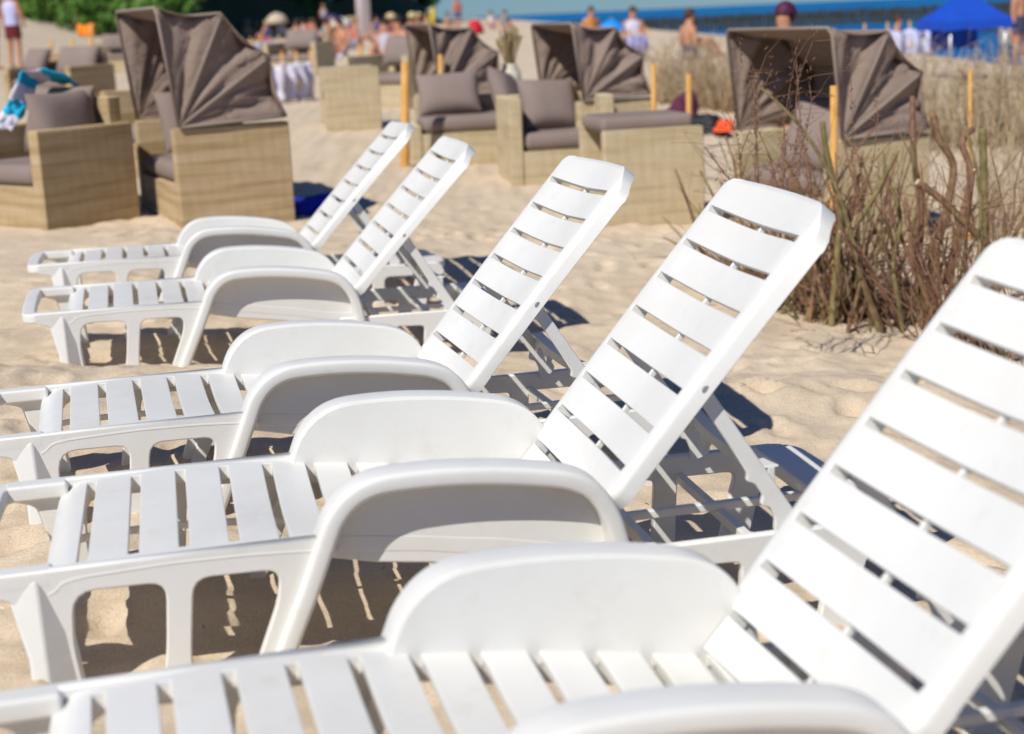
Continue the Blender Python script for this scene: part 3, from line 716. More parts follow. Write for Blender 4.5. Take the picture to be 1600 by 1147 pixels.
# striped towel over the far arm
def towel():
    pts = [(118, 130, 10.1), (100, 122, 10.05), (74, 119, 10.0), (50, 121, 9.9), (40, 135, 9.8), (30, 158, 9.75), (18, 180, 9.7), (4, 201, 9.65)]
    C_ = catmull([tuple(at(*q)) for q in pts], 5); V = []; F = []
    for i, p in enumerate(C_):
        k = smooth(i / (len(C_) - 1) * 1.6 - .4); w = Vector((.10 * k, .26 * (1 - k) + .05, -.09 + .05 * k))
        for j in range(7):
            t = j / 6 - .5; V.append(p + w * t + Vector((0, .012 * math.sin(j * 2.1 + i * .7), .010 * math.sin(j * 1.7 + i * .9))))
    for i in range(len(C_) - 1):
        for j in range(6): a = i * 7 + j; F.append((a, a + 1, a + 8, a + 7))
    me = mesh_of('striped_towel', V, F, True)
    me.materials.append(plain('turquoise_terry', (.02, .42, .66), .9)); me.materials.append(plain('white_terry', (.66, .64, .74), .9))
    for p in me.polygons: p.material_index = (0, 0, 1, 0, 0, 1, 0, 1)[(p.index // 6) // 5 % 8] if (p.index // 6) < 15 else ((p.index // 6) // 5 + 1) % 2
    return me
tw = link('striped_towel', towel())
add_solid(tw, .008); tag(tw, 'turquoise and white striped towel hung over the back of the leftmost armchair', 'towel')
tall = wicker_seat('wicker_armchair', hit(205, 285) + Vector((.1, .55, 0)), R_(35), .8, .55, arm=.66, back=.7, label='wicker armchair half hidden between the leftmost armchair and the big hood', mat=WICKER)
b2 = wicker_seat('wicker_armchair', hit(80, 175) + Vector((-.1, .9, 0)), R_(60), 1.2, .8, arm=.55, back=.7, label='low wicker seat with grey cushions behind the striped towel')
pil(b2, (.15, -.2, .60), (0, R_(-70), 0), .4, .7, .2, 'long taupe pillow behind the striped towel', 4)
pil(b2, (.05, .45, .60), (0, R_(-60), 0), .4, .4, .2, 'dark taupe pillow behind the striped towel, right of the long one', 5)

# hooded seats
HA = [(97, 1.0), (62, 1.08), (32, 1.06), (2, 1.0)]
def hooded(px, py, rz, Wd, D, R, angs, label, seed, hx=.06, arm=.62, armt=.1, scale=1, mat=WICKER):
    hood_x[0] = hx
    return seat_at(px, py, rz, Wd, D, arm=arm, back=.0, hood=(R, angs), label=label, cat='hooded wicker seat', group='wicker seats with folding cloth hoods', seed=seed, armt=armt, mat=mat, scale=scale)
h1 = hooded(376, 351, R_(25), 1.15, .73, .74, [(96, .97), (64, 1.0), (33, .98), (2, .93)], 'large hooded wicker seat at the left beside the farthest loungers', 3, hx=.03)
pil(h1, (-.05, .25, .62), (R_(70), 0, R_(10)), .45, .42, .18, 'pillow inside the large hooded seat at the left', 6)
h4 = hooded(1378, 376, R_(23), 1.12, .70, .66, [(97, .98), (62, 1.04), (32, 1.02), (2, .96)], 'hooded wicker seat behind the brushwood fence at the right', 9, hx=.05, mat=WICKER_P)
pil(h4, (.02, .10, .60), (R_(10), R_(-62), R_(14)), .52, .50, .2, 'pillow standing inside the hooded seat behind the brushwood', 7)
pil(h4, (-.02, -.32, .55), (R_(35), R_(-50), R_(-20)), .5, .46, .2, 'slumped pillow inside the hooded seat behind the brushwood, nearer the stake', 8)
h3 = hooded(968, 282, R_(17), .95, .62, .61, [(97, .95), (62, .98), (32, .97), (2, .92)], 'hooded wicker seat in the middle distance with a wide open dark hood', 5, hx=.03, mat=WICKER_P)
h2 = hooded(746, 239, R_(15), 1.0, .66, .66, [(97, .95), (62, .98), (34, .97), (2, .9)], 'hooded wicker seat behind the orange stakes in the middle distance', 6, hx=.03, arm=.50)
# open armchairs in the middle
c2 = seat_at(1026, 353, R_(12), .62, .66, arm=.62, back=.0, label='straw coloured wicker armchair right beyond the middle lounger backrest, side lit', mat=WICKER_P, pad=False, armt=.08)
o = link('seat_cushion', pad_mesh('seat_cushion', .62, .5, .10, CUSH), c2); o.location = (-.02, 0, .60)
c3 = seat_at(872, 292, R_(78), .8, .70, arm=.66, back=.66, label='wicker armchair with a big pillow, seat open towards the loungers', mat=WICKER_P, arms=(1, 1))
c3.rotation_euler.z = R_(98); p = hit(872, 291); c3.location = (p.x, p.y + .36, p.z)
pil(c3, (.10, .02, .585), (R_(6), R_(-62), R_(6)), .42, .47, .22, 'large square taupe pillow in the armchair behind the third lounger', 10)
c4 = seat_at(730, 255, R_(98), 1.0, .7, arm=.34, back=.55, label='low wicker sofa with dark cushions right of the tall orange stake', mat=WICKER_P)
c4.rotation_euler.z = R_(98); p = hit(728, 258); c4.location = (p.x, p.y + .36, p.z)
pil(c4, (.05, .12, .575), (R_(-3), R_(-60), 0), .38, .54, .2, 'wide taupe pillow on the low sofa right of the tall orange stake', 11)
pil(c4, (-.02, -.36, .56), (R_(30), R_(-60), R_(24)), .42, .36, .18, 'narrow taupe pillow on the right end of the low sofa', 12)
c5 = seat_at(555, 204, R_(10), .8, .55, arm=.62, back=.6, label='small distant wicker armchair left of the tall orange stake', mat=WICKER_P)
for i, (px, py, lb) in enumerate([(625, 165, 'distant wicker seat with cushions directly behind the tall orange stake'), (470, 118, 'far wicker seat in front of the bathing crowd'), (185, 112, 'grey cushioned wicker seat left of the large hood')]):
    q = wicker_seat('wicker_armchair', hit(px, py), R_(50 + 20 * i), 1.1, .8, arm=.62, back=.7, label=lb, mat=WICKER_P)
    pil(q, (.15, 0, .66), (0, R_(-70), 0), .4, .7, .2, ['taupe pillow on the seat directly behind the tall orange stake', 'taupe pillow on the seat in front of the bathing crowd', 'grey pillow on the seat left of the large hood'][i], 20 + i)

# small table with a vase of dry grass
p = hit(803, 238); tb = empty('side_table', (p.x, p.y + .1, p.z)); tag(tb, 'small pale side table holding the vase of dry grass', 'table')
PALE = plain('pale_wood', (.60, .56, .45), .6)
mb = MB(); mb.box(-.27, .27, -.25, .25, .50, .54); link('table_top', mb.mesh('table_top', PALE), tb)
for sx_ in (-1, 1):
    for sy_ in (-1, 1):
        mb = MB(); mb.box(sx_ * .22 - .02, sx_ * .22 + .02, sy_ * .2 - .02, sy_ * .2 + .02, -.05, .498); link('leg', mb.mesh('leg', PALE), tb)
def lathe(name, prof, mat, n=20):
    V = [(r * math.cos(2 * PI * k / n), r * math.sin(2 * PI * k / n), z) for r, z in prof for k in range(n)]; F = []
    for i in range(len(prof) - 1):
        for k in range(n): a = i * n + k; b_ = i * n + (k + 1) % n; F.append((a, b_, b_ + n, a + n))
    F.append(tuple(range(n))[::-1]); return mesh_of(name, V, F, True, mat)
vz = link('vase', lathe('vase', [(.05, 0), (.10, .02), (.13, .12), (.12, .22), (.08, .28), (.09, .31), (.075, .31), (.07, .27)], plain('cream_glaze', (.66, .62, .5), .35))); vz.location = (p.x, p.y + .1, p.z + .541); vz.scale = (.75,) * 3
tag(vz, 'cream vase on the small side table', 'vase')
mb = MB()
for k in range(60):
    a = random.random() * 2 * PI; h_ = random.uniform(.4, .65); r0 = random.random() * .04; r1 = random.uniform(.03, .16)
    mb.tube([(r0 * math.cos(a), r0 * math.sin(a), .12), (r1 * .5 * math.cos(a), r1 * .5 * math.sin(a), .12 + h_ * .6), (r1 * math.cos(a), r1 * math.sin(a), .12 + h_)], [.003, .004, .012], 4)
dg_ = link('dry_grass', mb.mesh('dry_grass', plain('straw_stems', (.36, .26, .12), .8))); dg_.location = vz.location; dg_.scale = (.75,) * 3; tag(dg_, 'bunch of dry grass standing in the cream vase', 'dry grass')

# bags and cloths
def lump(name, loc, size, mat, label, cat, seed=1, flat=1, amp=.4):
    bm_ = bmesh.new(); bmesh.ops.create_icosphere(bm_, subdivisions=4, radius=1)
    for v in bm_.verts:
        f = 1 + amp * noise.noise(v.co * 1.3 + Vector((seed, 0, 0))) + .22 * noise.noise(v.co * 3.7 + Vector((0, seed, 0)))
        v.co = Vector((v.co.x * f * size[0], v.co.y * f * size[1], max(-.15, v.co.z * f * flat) * size[2]))
    me = bpy.data.meshes.new(name); bm_.to_mesh(me); bm_.free(); me.polygons.foreach_set('use_smooth', [True] * len(me.polygons)); me.materials.append(mat)
    o = link(name, me); o.location = loc; tag(o, label, cat); return o
p = hit(1105, 214)
lump('bag', (p.x, p.y + .3, p.z + .02), (.22, .16, .21), plain('black_nylon', (.02, .02, .025), .6), 'black bag lying on the sand behind the straw coloured armchair', 'bag', 2)
lump('beach_cloth', (p.x + .20, p.y + .16, p.z + .05), (.10, .09, .10), plain('orange_cloth', (.8, .10, .03), .8), 'orange cloth spilling from the black bag', 'cloth', 5)
lump('beach_cloth', (p.x - .16, p.y + .5, p.z + .1), (.2, .15, .28), plain('maroon_cloth', (.10, .02, .05), .8), 'dark maroon cloth beside the black bag', 'cloth', 7)
p = hit(492, 326)
lump('beach_cloth', (p.x, p.y, p.z + .01), (.30, .34, .07), plain('royal_blue_cloth', (.01, .025, .42), .8), 'royal blue cloth on the sand in the shade behind the farthest lounger', 'cloth', 3, amp=.6)

# ------------------------------------------------------------------ stakes
def stake(px, py_top, py_base, w, label, depth=None, lean=0, mat=STAKE, roundp=False):
    p = hit(px, py_base) if depth is None else at(px, py_base, depth)
    if depth: p.z = ground_base(p.x, p.y)
    t = at(px + lean, py_top, p.y); mb = MB(); r = w / 2 * p.y / FPX
    mb.tube([(0, 0, -.15), (0, 0, 0), (t.x - p.x, 0, t.z - p.z)], [r, r, r * .92], 8)
    o = link('stake', mb.mesh('stake', mat, True)); o.location = p; tag(o, label, 'stake', 'wooden stakes standing in the sand'); return o
stake(633, 98, 264, 14, 'tall thick orange stake left of the low sofa')
stake(688, 85, 200, 8, 'thin orange stake in front of the low sofa', depth=13.5)
stake(1021, 100, 225, 9, 'orange stake at the right end of the third hood', depth=11.2)
stake(1076, 116, 195, 9, 'orange stake left of the black bag', depth=14)
stake(1303, 134, 420, 13, 'yellow stake in front of the hooded seat, inside the brushwood', depth=7.5)
stake(1516, 108, 330, 7, 'yellow stake deep in the brushwood at the right', depth=9.2)
stake(80, 62, 95, 5, 'thin far stake between the bathers and the orange flag'); stake(113, 62, 85, 5, 'thin far stake next to the orange flag')
stake(562, 70, 108, 7, 'far thin stake below the white pole')
stake(676, 12, 45, 8, 'far yellow post above the second hood', mat=plain('yellow_paint', (.55, .42, .04)))
fs = stake(143, 38, 130, 6, 'thin orange stake carrying an orange flag')
t = at(140, 38, fs.location.y); mb = MB(); V = []; F = []
for i in range(9):
    for j in range(6): V.append((-.04 - .45 * i / 8, .04 * math.sin(i * 1.1 + j * .4), -.22 * j / 5 + .02 * math.sin(i)))
for i in range(8):
    for j in range(5): a = i * 6 + j; F.append((a, a + 1, a + 7, a + 6))
fl = link('flag', mesh_of('flag', V, F, True, plain('orange_flag_cloth', (.85, .25, .02)))); fl.location = t + Vector((.12, 0, .0)); add_solid(fl); tag(fl, 'small orange flag on a thin stake at the left', 'flag')
fl.scale = (.75, 1, 1)
p = hit(570, 62)
mb = MB(); mb.tube([(0, 0, -.2), (0, 0, 9)], [.30, .26], 12); o = link('white_pole', mb.mesh('white_pole', plain('white_paint', (.75, .68, .75), .4), True)); o.location = p; tag(o, 'tall thick white pole rising over the bathing crowd', 'pole')
p = at(17, 95, 55); p.z = ground_base(p.x, p.y)
mb = MB(); mb.tube([(0, 0, -.2), (0, 0, 4)], [.09, .07], 10); o = link('white_pole', mb.mesh('white_pole', plain('grey_paint', (.5, .52, .55), .4), True)); o.location = p; tag(o, 'thin grey pole behind the two bathers at the left', 'pole')

# ------------------------------------------------------------------ cloth windbreaks
def windbreak(px0, px1, pt, pb, label, mat=CLOTHB, depth=None):
    p0 = hit(px0, pb); p1 = at(px1, pb, p0.y * 1.03); 
    if depth: p0 = at(px0, pb, depth); p1 = at(px1, pb, depth * 1.03)
    t = at(px0, pt, p0.y); h_ = t.z - p0.z; L_ = (p1 - p0).length
    root = empty('windbreak', (p0.x, p0.y, p0.z), math.atan2(p1.y - p0.y, p1.x - p0.x)); tag(root, label, 'windbreak', 'cloth windbreaks among the bathers')
    V = []; F = []; n = 26
    for i in range(n + 1):
        for j in range(9):
            u = i / n * L_; V.append((u, .10 * math.sin(i * .9) * math.sin(PI * ((i / n * 3) % 1)) + .03 * math.sin(j + i), h_ * (.03 + .97 * j / 8) - .06 * math.sin(PI * ((i / n * 3) % 1)) * (j / 8)))
    for i in range(n):
        for j in range(8): a = i * 9 + j; F.append((a, a + 9, a + 10, a + 1))
    c = link('cloth', mesh_of('cloth', V, F, True, mat), root); add_solid(c, .004)
    for k in range(4):
        mb = MB(); mb.tube([(L_ * k / 3, .02, -1.2), (L_ * k / 3, .02, h_ + .12)], .018, 6); link('pole', mb.mesh('pole', STAKE, True), root)
windbreak(425, 492, 97, 162, 'pale lilac windbreak right of the large hood')
windbreak(395, 440, 66, 96, 'pale blue windbreak right of the top of the large hood', plain('pale_blue_cloth', (.45, .5, .68)))
windbreak(975, 1012, 54, 92, 'pale lilac windbreak behind the third hood', plain('lilac_cloth', (.45, .44, .75)), depth=30)
windbreak(1352, 1456, 48, 92, 'white windbreak with blue print beside the blue tent', plain('white_blue_cloth', (.60, .62, .85)), depth=26)
windbreak(518, 560, 62, 80, 'small white windbreak left of the white pole', plain('white_cloth', (.6, .58, .65)))

# blue beach tent
BLUE = plain('royal_blue_nylon', (.008, .065, .46), .7)
p = at(1505, 95, 22); gz = ground_base(p.x, p.y); tent = empty('beach_tent', (p.x, p.y, gz), R_(8)); tag(tent, 'royal blue pavilion tent by the water at the right', 'tent')
zt = at(1505, -14, 22).z - gz; ze = at(1505, 32, 22).z - gz
TX = .40
for sx_ in (-TX, TX):
    for sy_ in (-.45, .45):
        mb = MB(); mb.tube([(sx_, sy_, -.1), (sx_, sy_, ze)], .02, 8); link('leg', mb.mesh('leg', METAL, True), tent)
mb = MB(); V = [(0, 0, zt)]; ring = 24
for k in range(ring):
    a = 2 * PI * k / ring; f = 1 / max(abs(math.cos(a)), abs(math.sin(a))); V.append((.47 * f * math.cos(a) * 1.03, .48 * f * math.sin(a) * 1.03, ze))
for k in range(ring):
    x, y, z = V[1 + k]; V.append((x * 1.01, y * 1.01, ze - .12 + .015 * math.sin(k * 2)))
F = [(0, 1 + k, 1 + (k + 1) % ring) for k in range(ring)] + [(1 + k, 1 + ring + k, 1 + ring + (k + 1) % ring, 1 + (k + 1) % ring) for k in range(ring)]
r = link('roof', mesh_of('roof', V, F, False, BLUE), tent); add_solid(r, .006)
V = []; F = []
for i in range(15):
    for j in range(8): V.append((-.30 + .71 * i / 14, .45 + .03 * math.sin(i * 1.3), .42 + (ze - .43) * j / 7))
for i in range(14):
    for j in range(7): a = i * 8 + j; F.append((a, a + 8, a + 9, a + 1))
w_ = link('side_cloth', mesh_of('side_cloth', V, F, True, BLUE), tent); add_solid(w_, .006)

# ------------------------------------------------------------------ groynes in the sea
GRO = speckled('weedy_timber', (.035, .035, .014), (.075, .06, .03), 2, .9)
for (d, x0, x1, zt_, lb) in ((142, 8, 62, SEA_Z + 1.15, 'long row of dark weedy groyne posts standing in the sea'), (92, 9, 40, SEA_Z + .34, 'low row of groyne posts at the water edge'), (205, 2, 95, SEA_Z + 1.1, 'farthest row of groyne posts in the sea')):
    root = empty('groyne', (x0, d, SEA_Z - .5)); tag(root, lb, 'groyne', 'rows of groyne posts running into the sea')
    mb = MB(); x = 0
    while x < x1 - x0:
        h_ = zt_ - SEA_Z + .5 + random.uniform(-.12, .12); mb.tube([(x, random.uniform(-.05, .05), -.5), (x, 0, h_)], [.16, .14], 6); x += random.uniform(.34, .42)
    q = link('posts', mb.mesh('posts', GRO), root); tag(q, kind='stuff')

# ------------------------------------------------------------------ people
SKIN = plain('suntanned_skin', (.50, .24, .14), .55)
def body_mesh(pose):
    J = dict(stand=dict(p=[(0, 0, .95), (0, 0, 1.18), (0, 0, 1.40), (0, 0, 1.50), (0, -.01, 1.62), (0, 0, 1.74), (-.19, 0, 1.41), (-.25, -.02, 1.14), (-.27, -.08, .90), (.19, 0, 1.41), (.25, -.02, 1.14), (.27, -.08, .90), (-.10, 0, .90), (-.11, -.01, .50), (-.12, .02, .08), (-.12, -.14, .04), (.10, 0, .90), (.12, -.01, .50), (.13, .02, .08), (.13, -.14, .04)]),
             sit=dict(p=[(0, 0, .14), (0, .05, .36), (0, .03, .58), (0, 0, .68), (0, -.03, .80), (0, -.02, .92), (-.19, .03, .59), (-.27, .04, .34), (-.22, -.12, .16), (.19, .03, .59), (.27, .04, .34), (.22, -.12, .16), (-.1, -.04, .14), (-.15, -.34, .42), (-.14, -.62, .08), (-.14, -.76, .05), (.1, -.04, .14), (.15, -.36, .40), (.16, -.64, .08), (.16, -.78, .05)]))[pose]['p']
    Rr = [.15, .13, .15, .062, .09, .085, .07, .046, .032, .07, .046, .032, .095, .062, .042, .035, .095, .062, .042, .035]
    Ed = [(0, 1), (1, 2), (2, 3), (3, 4), (4, 5), (2, 6), (6, 7), (7, 8), (2, 9), (9, 10), (10, 11), (0, 12), (12, 13), (13, 14), (14, 15), (0, 16), (16, 17), (17, 18), (18, 19)]
    me = bpy.data.meshes.new('body'); me.from_pydata(J, Ed, []); o = bpy.data.objects.new('tmp', me); COL.objects.link(o)
    m = o.modifiers.new('s', 'SKIN'); m.use_smooth_shade = True
    for i, v in enumerate(me.skin_vertices[0].data): v.radius = (Rr[i], Rr[i] * (.72 if i < 3 else 1)); v.use_root = (i == 0)
    m = o.modifiers.new('ss', 'SUBSURF'); m.levels = 1; m.render_levels = 1
    dg = bpy.context.evaluated_depsgraph_get(); dg.update(); out = bpy.data.meshes.new_from_object(o.evaluated_get(dg)); bpy.data.objects.remove(o)
    out.name = 'body'; out.materials.clear(); out.materials.append(SKIN); out.polygons.foreach_set('use_smooth', [True] * len(out.polygons)); return out, J
def ell_loft(name, rings, mat, n=16):
    V = [(cx + rx * math.cos(2 * PI * k / n), cy + ry * math.sin(2 * PI * k / n), z) for (cx, cy, z, rx, ry) in rings for k in range(n)]; F = []
    for i in range(len(rings) - 1):
        for k in range(n): a = i * n + k; b_ = i * n + (k + 1) % n; F.append((a, b_, b_ + n, a + n))
    return mesh_of(name, V, F, True, mat)
BODY = {k: body_mesh(k) for k in ('stand', 'sit')}
CL = {}
def cloth_mat(c):
    if c not in CL: CL[c] = plain('cloth_colour', c, .85)
    return CL[c]
HAIRM = {k: plain('hair_' + k, v, .6) for k, v in dict(brown=(.06, .03, .018), dark=(.02, .014, .012), blond=(.34, .22, .1), plum=(.07, .012, .045)).items()}
def person(p, rz, pose, label, shirt=None, shorts=(.05, .05, .1), hair='brown', scale=1.0, hat=None):
    root = empty('person', p, rz); root.scale = (scale,) * 3; tag(root, label, 'person', 'bathers on the beach')
    me, J = BODY[pose]; link('body', me, root)
    hz = J[4][2]; hy = J[4][1]
    bm_ = bmesh.new(); bmesh.ops.create_uvsphere(bm_, u_segments=14, v_segments=10, radius=1)
    for v in bm_.verts:
        v.co = Vector((v.co.x * .098, v.co.y * .112 + .02 + hy, v.co.z * .12 + hz + .065))
    bmesh.ops.delete(bm_, geom=[v for v in bm_.verts if v.co.z < hz + .04 and v.co.y < hy + .03], context='VERTS')
    hm = bpy.data.meshes.new('hair'); bm_.to_mesh(hm); bm_.free(); hm.materials.append(HAIRM[hair]); hm.polygons.foreach_set('use_smooth', [True] * len(hm.polygons)); link('hair', hm, root)
    z0 = J[0][2]
    if shirt: link('shirt', ell_loft('shirt', [(0, 0, z0 + .02, .185, .135), (0, J[1][1], J[1][2], .17, .125), (0, J[2][1], J[2][2] - .03, .205, .135), (0, J[2][1], J[2][2] + .06, .15, .10), (0, J[3][1], J[3][2] - .01, .075, .07)], cloth_mat(shirt)), root)
    if pose == 'stand': link('shorts', ell_loft('shorts', [(0, 0, z0 - .26, .215, .12), (0, 0, z0 - .05, .195, .135), (0, 0, z0 + .10, .175, .125)], cloth_mat(shorts)), root)
    else: link('shorts', ell_loft('shorts', [(0, -.03, z0 - .12, .2, .19), (0, -.02, z0 + .02, .2, .17), (0, .01, z0 + .14, .175, .135)], cloth_mat(shorts)), root)
    if hat: link('hat', ell_loft('hat', [(0, hy, hz + .08, .2, .2), (0, hy, hz + .095, .12, .13), (0, hy, hz + .19, .1, .11), (0, hy, hz + .22, .02, .02)], cloth_mat(hat)), root)
    return root
def person_px(px, foot, head, rz, pose, label, **k):
    """feet and head picture rows fix distance through the real height"""
    H_ = 1.76 if pose == 'stand' else .93
    d = H_ * FPX / (foot - head); p = at(px, foot, d); return person(p, rz, pose, label, scale=1.0, **k)
def gperson(px, foot, rz, pose, label, **k):
    p = hit(px, foot); return person(p, rz, pose, label, **k)
p = hit(27, 108); person(p, R_(160), 'stand', 'bather at the far left in a pale blue top and dark red shorts, back turned', shirt=(.5, .5, .75), shorts=(.12, .015, .02), hair='blond', scale=.98)
p = hit(-4, 110); person(p, R_(100), 'stand', 'bather in red cut off by the left edge of the picture', shirt=(.35, .03, .02), shorts=(.35, .02, .02), hair='dark')
p = at(1226, 60, 11.5); p.z = ground_base(p.x, p.y); q = at(1226, 2, 11.5)
wmn = person(p, R_(-75), 'stand', 'woman with plum coloured hair and a pale top walking behind the right hood', shirt=(.6, .6, .66), hair='plum', scale=(q.z - p.z) / 1.80)
cols = [(.45, .12, .11), (.45, .42, .5), (.06, .09, .22), (.5, .26, .14), (.14, .26, .27), (.6, .56, .56), (.42, .10, .22), (.45, .35, .14), None, None, None]
rnd = random.Random(11); words = ['red', 'lilac grey', 'navy', 'orange', 'teal', 'white', 'magenta', 'mustard', 'no', 'no', 'no']; hw = ['brown', 'dark', 'blond']
# crowd: anchored to ground points
USED = set()
spots = [(388, 62), (402, 58), (418, 66), (428, 52), (441, 60), (452, 74), (463, 55), (475, 66), (486, 58), (497, 74), (508, 54), (520, 66), (531, 58), (543, 76), (548, 52), (590, 60), (598, 78), (604, 62), (613, 92), (622, 60), (632, 76), (643, 58), (655, 52), (668, 50), (700, 48), (716, 46), (768, 46), (790, 50), (592, 104), (612, 98), (520, 92), (480, 92), (455, 90)]
for i, (px, py) in enumerate(spots):
    side = 'left of' if px < 565 else 'right of'
    if py > 70: px += 14
    while True:
        ci = rnd.randrange(len(cols)); pose = 'stand' if (rnd.random() < .2 and py < 60) else 'sit'; h_ = hw[rnd.randrange(3)]
        key = (min(ci, 8), pose, h_, side)
        if key not in USED or len(USED) > 40: USED.add(key); break
    person(hit(px, py), rnd.uniform(0, 6.28), pose, '%s %s haired bather in a %s top, %s the tall white pole' % ('standing' if pose == 'stand' else 'sitting', h_, words[ci], side) if words[ci] != 'no' else '%s %s haired bather with bare back, %s the tall white pole' % ('standing' if pose == 'stand' else 'sitting', h_, side), shirt=cols[ci], shorts=cols[rnd.randrange(8)], hair=h_, hat=(.5, .4, .2) if rnd.random() < .2 else None)
for (px, py, d, pose, rz, sh, lb) in ((990, 76, 36, 'sit', 0, (.55, .55, .68), 'bather in a pale top behind the lilac windbreak'), (1078, 100, 30, 'sit', 2, None, 'sunburnt bather sitting behind the far brush fence'), (1402, 80, 40, 'sit', 1.5, None, 'bare armed bather behind the white windbreak, left one'), (1447, 78, 40, 'sit', -1, None, 'bare armed bather behind the white windbreak, nearer the blue tent'), (1592, 140, 32, 'stand', .5, None, 'sunburnt bather at the right edge of the picture'), (1570, 105, 44, 'stand', 2, (.35, .35, .3), 'bather in a grey top right of the blue tent'), (925, 70, 44, 'sit', .4, (.5, .2, .05), 'far bather beside the blue parasol')):
    p = at(px, py, d); p.z = ground_base(p.x, p.y); person(p, rz, pose, lb, shirt=sh, hair='brown')
# parasols far away
def parasol(px, py_top, py_rim, d, w, c, label):
    t = at(px, py_top, d); z0 = ground_base(t.x, t.y); zr = at(px, py_rim, d).z; r_ = w / 2 * d / FPX
    root = empty('parasol', (t.x, t.y, z0)); tag(root, label, 'parasol', 'far parasols')
    V = [(0, 0, t.z - z0)]; n = 16
    for i in range(1, 6):
        f = i / 5
        for k in range(n): a = 2 * PI * k / n; V.append((r_ * math.sin(f * PI / 2) * math.cos(a), r_ * math.sin(f * PI / 2) * math.sin(a), lerp(zr, t.z, math.cos(f * PI / 2)) - z0 - .03 * f * abs(math.sin(a * 4))))
    F = [(0, 1 + k, 1 + (k + 1) % n) for k in range(n)] + [(1 + i * n + k, 1 + (i + 1) * n + k, 1 + (i + 1) * n + (k + 1) % n, 1 + i * n + (k + 1) % n) for i in range(4) for k in range(n)]
    c_ = link('canopy', mesh_of('canopy', V, F, True, plain('parasol_cloth', c)), root); add_solid(c_, .006)
    mb = MB(); mb.tube([(0, 0, -.2), (0, 0, t.z - z0 + .05)], .02, 6); link('pole', mb.mesh('pole', METAL, True), root)
parasol(955, 31, 52, 36, 44, (.01, .25, .75), 'bright blue parasol behind the third hood')
parasol(742, 31, 52, 30, 26, (.5, .01, .03), 'red parasol above the second hood')
parasol(432, 20, 36, 55, 34, (.5, .4, .3), 'beige parasol over the far crowd')
parasol(533, 27, 40, 60, 34, (.6, .55, .5), 'cream parasol left of the white pole')
parasol(520, 24, 34, 75, 30, (.01, .02, .2), 'navy parasol left of the white pole')

# ------------------------------------------------------------------ brushwood fences
def twig_path(base, top, rs, bend=.08, n=6):
    b = Vector(base); t = Vector(top); L_ = (t - b).length; P = []
    o1 = Vector((rs.uniform(-1, 1), rs.uniform(-1, 1), 0)) * bend * L_; o2 = Vector((rs.uniform(-1, 1), rs.uniform(-1, 1), 0)) * bend * L_
    for i in range(n + 1):
        u = i / n; P.append(b.lerp(t, u) + o1 * math.sin(PI * u) + o2 * .6 * math.sin(2 * PI * u) + Vector((rs.uniform(-1, 1), rs.uniform(-1, 1), rs.uniform(-1, 1))) * .012 * L_)
    return P
fence = empty('brushwood_fence', tuple(hit(1400, 520))); tag(fence, 'near brushwood fence of bare branches stuck in the sand at the right', 'brushwood fence')
FO = fence.location.copy()
def branch(path, radii, mat, cap=True, n=8):
    mb = MB(); mb.tube([Vector(p) - FO for p in path], radii, n)
    me = mb.mesh('branch', [mat, CUTWOOD], True)
    for p in me.polygons[-2:]: p.material_index = 1; p.use_smooth = False
    return link('branch', me, fence)
D0 = {}
def pxpath(pts, depth): return [at(px, py, depth + (0.0 if len(q) < 1 else 0)) for (px, py, *q) in pts]
def hero(pts, base_px, wpx, mat, ddepth=0, taper=.75):
    g0 = hit(*base_px); d = g0.y + ddepth; P = [at(x_, y_, d + .02 * i) for i, (x_, y_) in enumerate(pts)]
    if pts[0] == base_px: P = [P[0] + Vector((0, 0, -.1))] + P
    P = catmull([tuple(p_) for p_ in P], 4); r0 = wpx / 2 * d / FPX
    branch(P, [r0 * lerp(1, taper, i / (len(P) - 1)) for i in range(len(P))], mat, n=9)
hero([(1299, 513), (1305, 440), (1309, 385), (1313, 330), (1292, 240), (1285, 190)], (1299, 513), 12, BARK_G)
hero([(1375, 522), (1350, 445), (1335, 387), (1310, 301), (1270, 225), (1231, 176), (1185, 134)], (1375, 522), 11, BARK_G, taper=.35)
hero([(1411, 524), (1402, 460), (1396, 416), (1407, 344), (1392, 291)], (1411, 524), 9, BARK_G)
hero([(1339, 348), (1370, 300), (1399, 241)], (1375, 525), 9, BARK_G, -.1, .95)
hero([(1433, 284), (1471, 312), (1510, 350), (1545, 384)], (1430, 530), 11, BARK, -.15, 1.15)
hero([(1453, 470), (1457, 409), (1475, 340), (1485, 300), (1489, 255), (1467, 216), (1457, 176)], (1453, 520), 14, BARK, .25, .8)
hero([(1478, 445), (1500, 352), (1517, 273), (1503, 223), (1521, 201)], (1470, 530), 12, BARK_R, .1, .8)
hero([(1540, 420), (1539, 359), (1537, 260), (1535, 201)], (1500, 530), 14, BARK_G, .5, .9)
hero([(1325, 517), (1345, 440), (1352, 380)], (1325, 517), 8, BARK)
hero([(1265, 505), (1278, 400), (1285, 330)], (1265, 505), 8, BARK_R)
hero([(1222, 490), (1270, 410), (1320, 350)], (1222, 490), 7, BARK_G)
hero([(1430, 480), (1440, 330), (1428, 250), (1426, 150)], (1425, 530), 11, BARK_R, .4, .8)
rs = random.Random(5)
LINE = [hit(1150, 478), hit(1215, 492), hit(1300, 512), hit(1400, 526), hit(1500, 548), hit(1640, 590)]
def on_line(t):
    k = t * (len(LINE) - 1); i = min(int(k), len(LINE) - 2); return LINE[i].lerp(LINE[i + 1], k - i)
def rb(): return rs.choice([BARK, BARK, BARK_R, BARK_R, BARK_G])
nb = 0
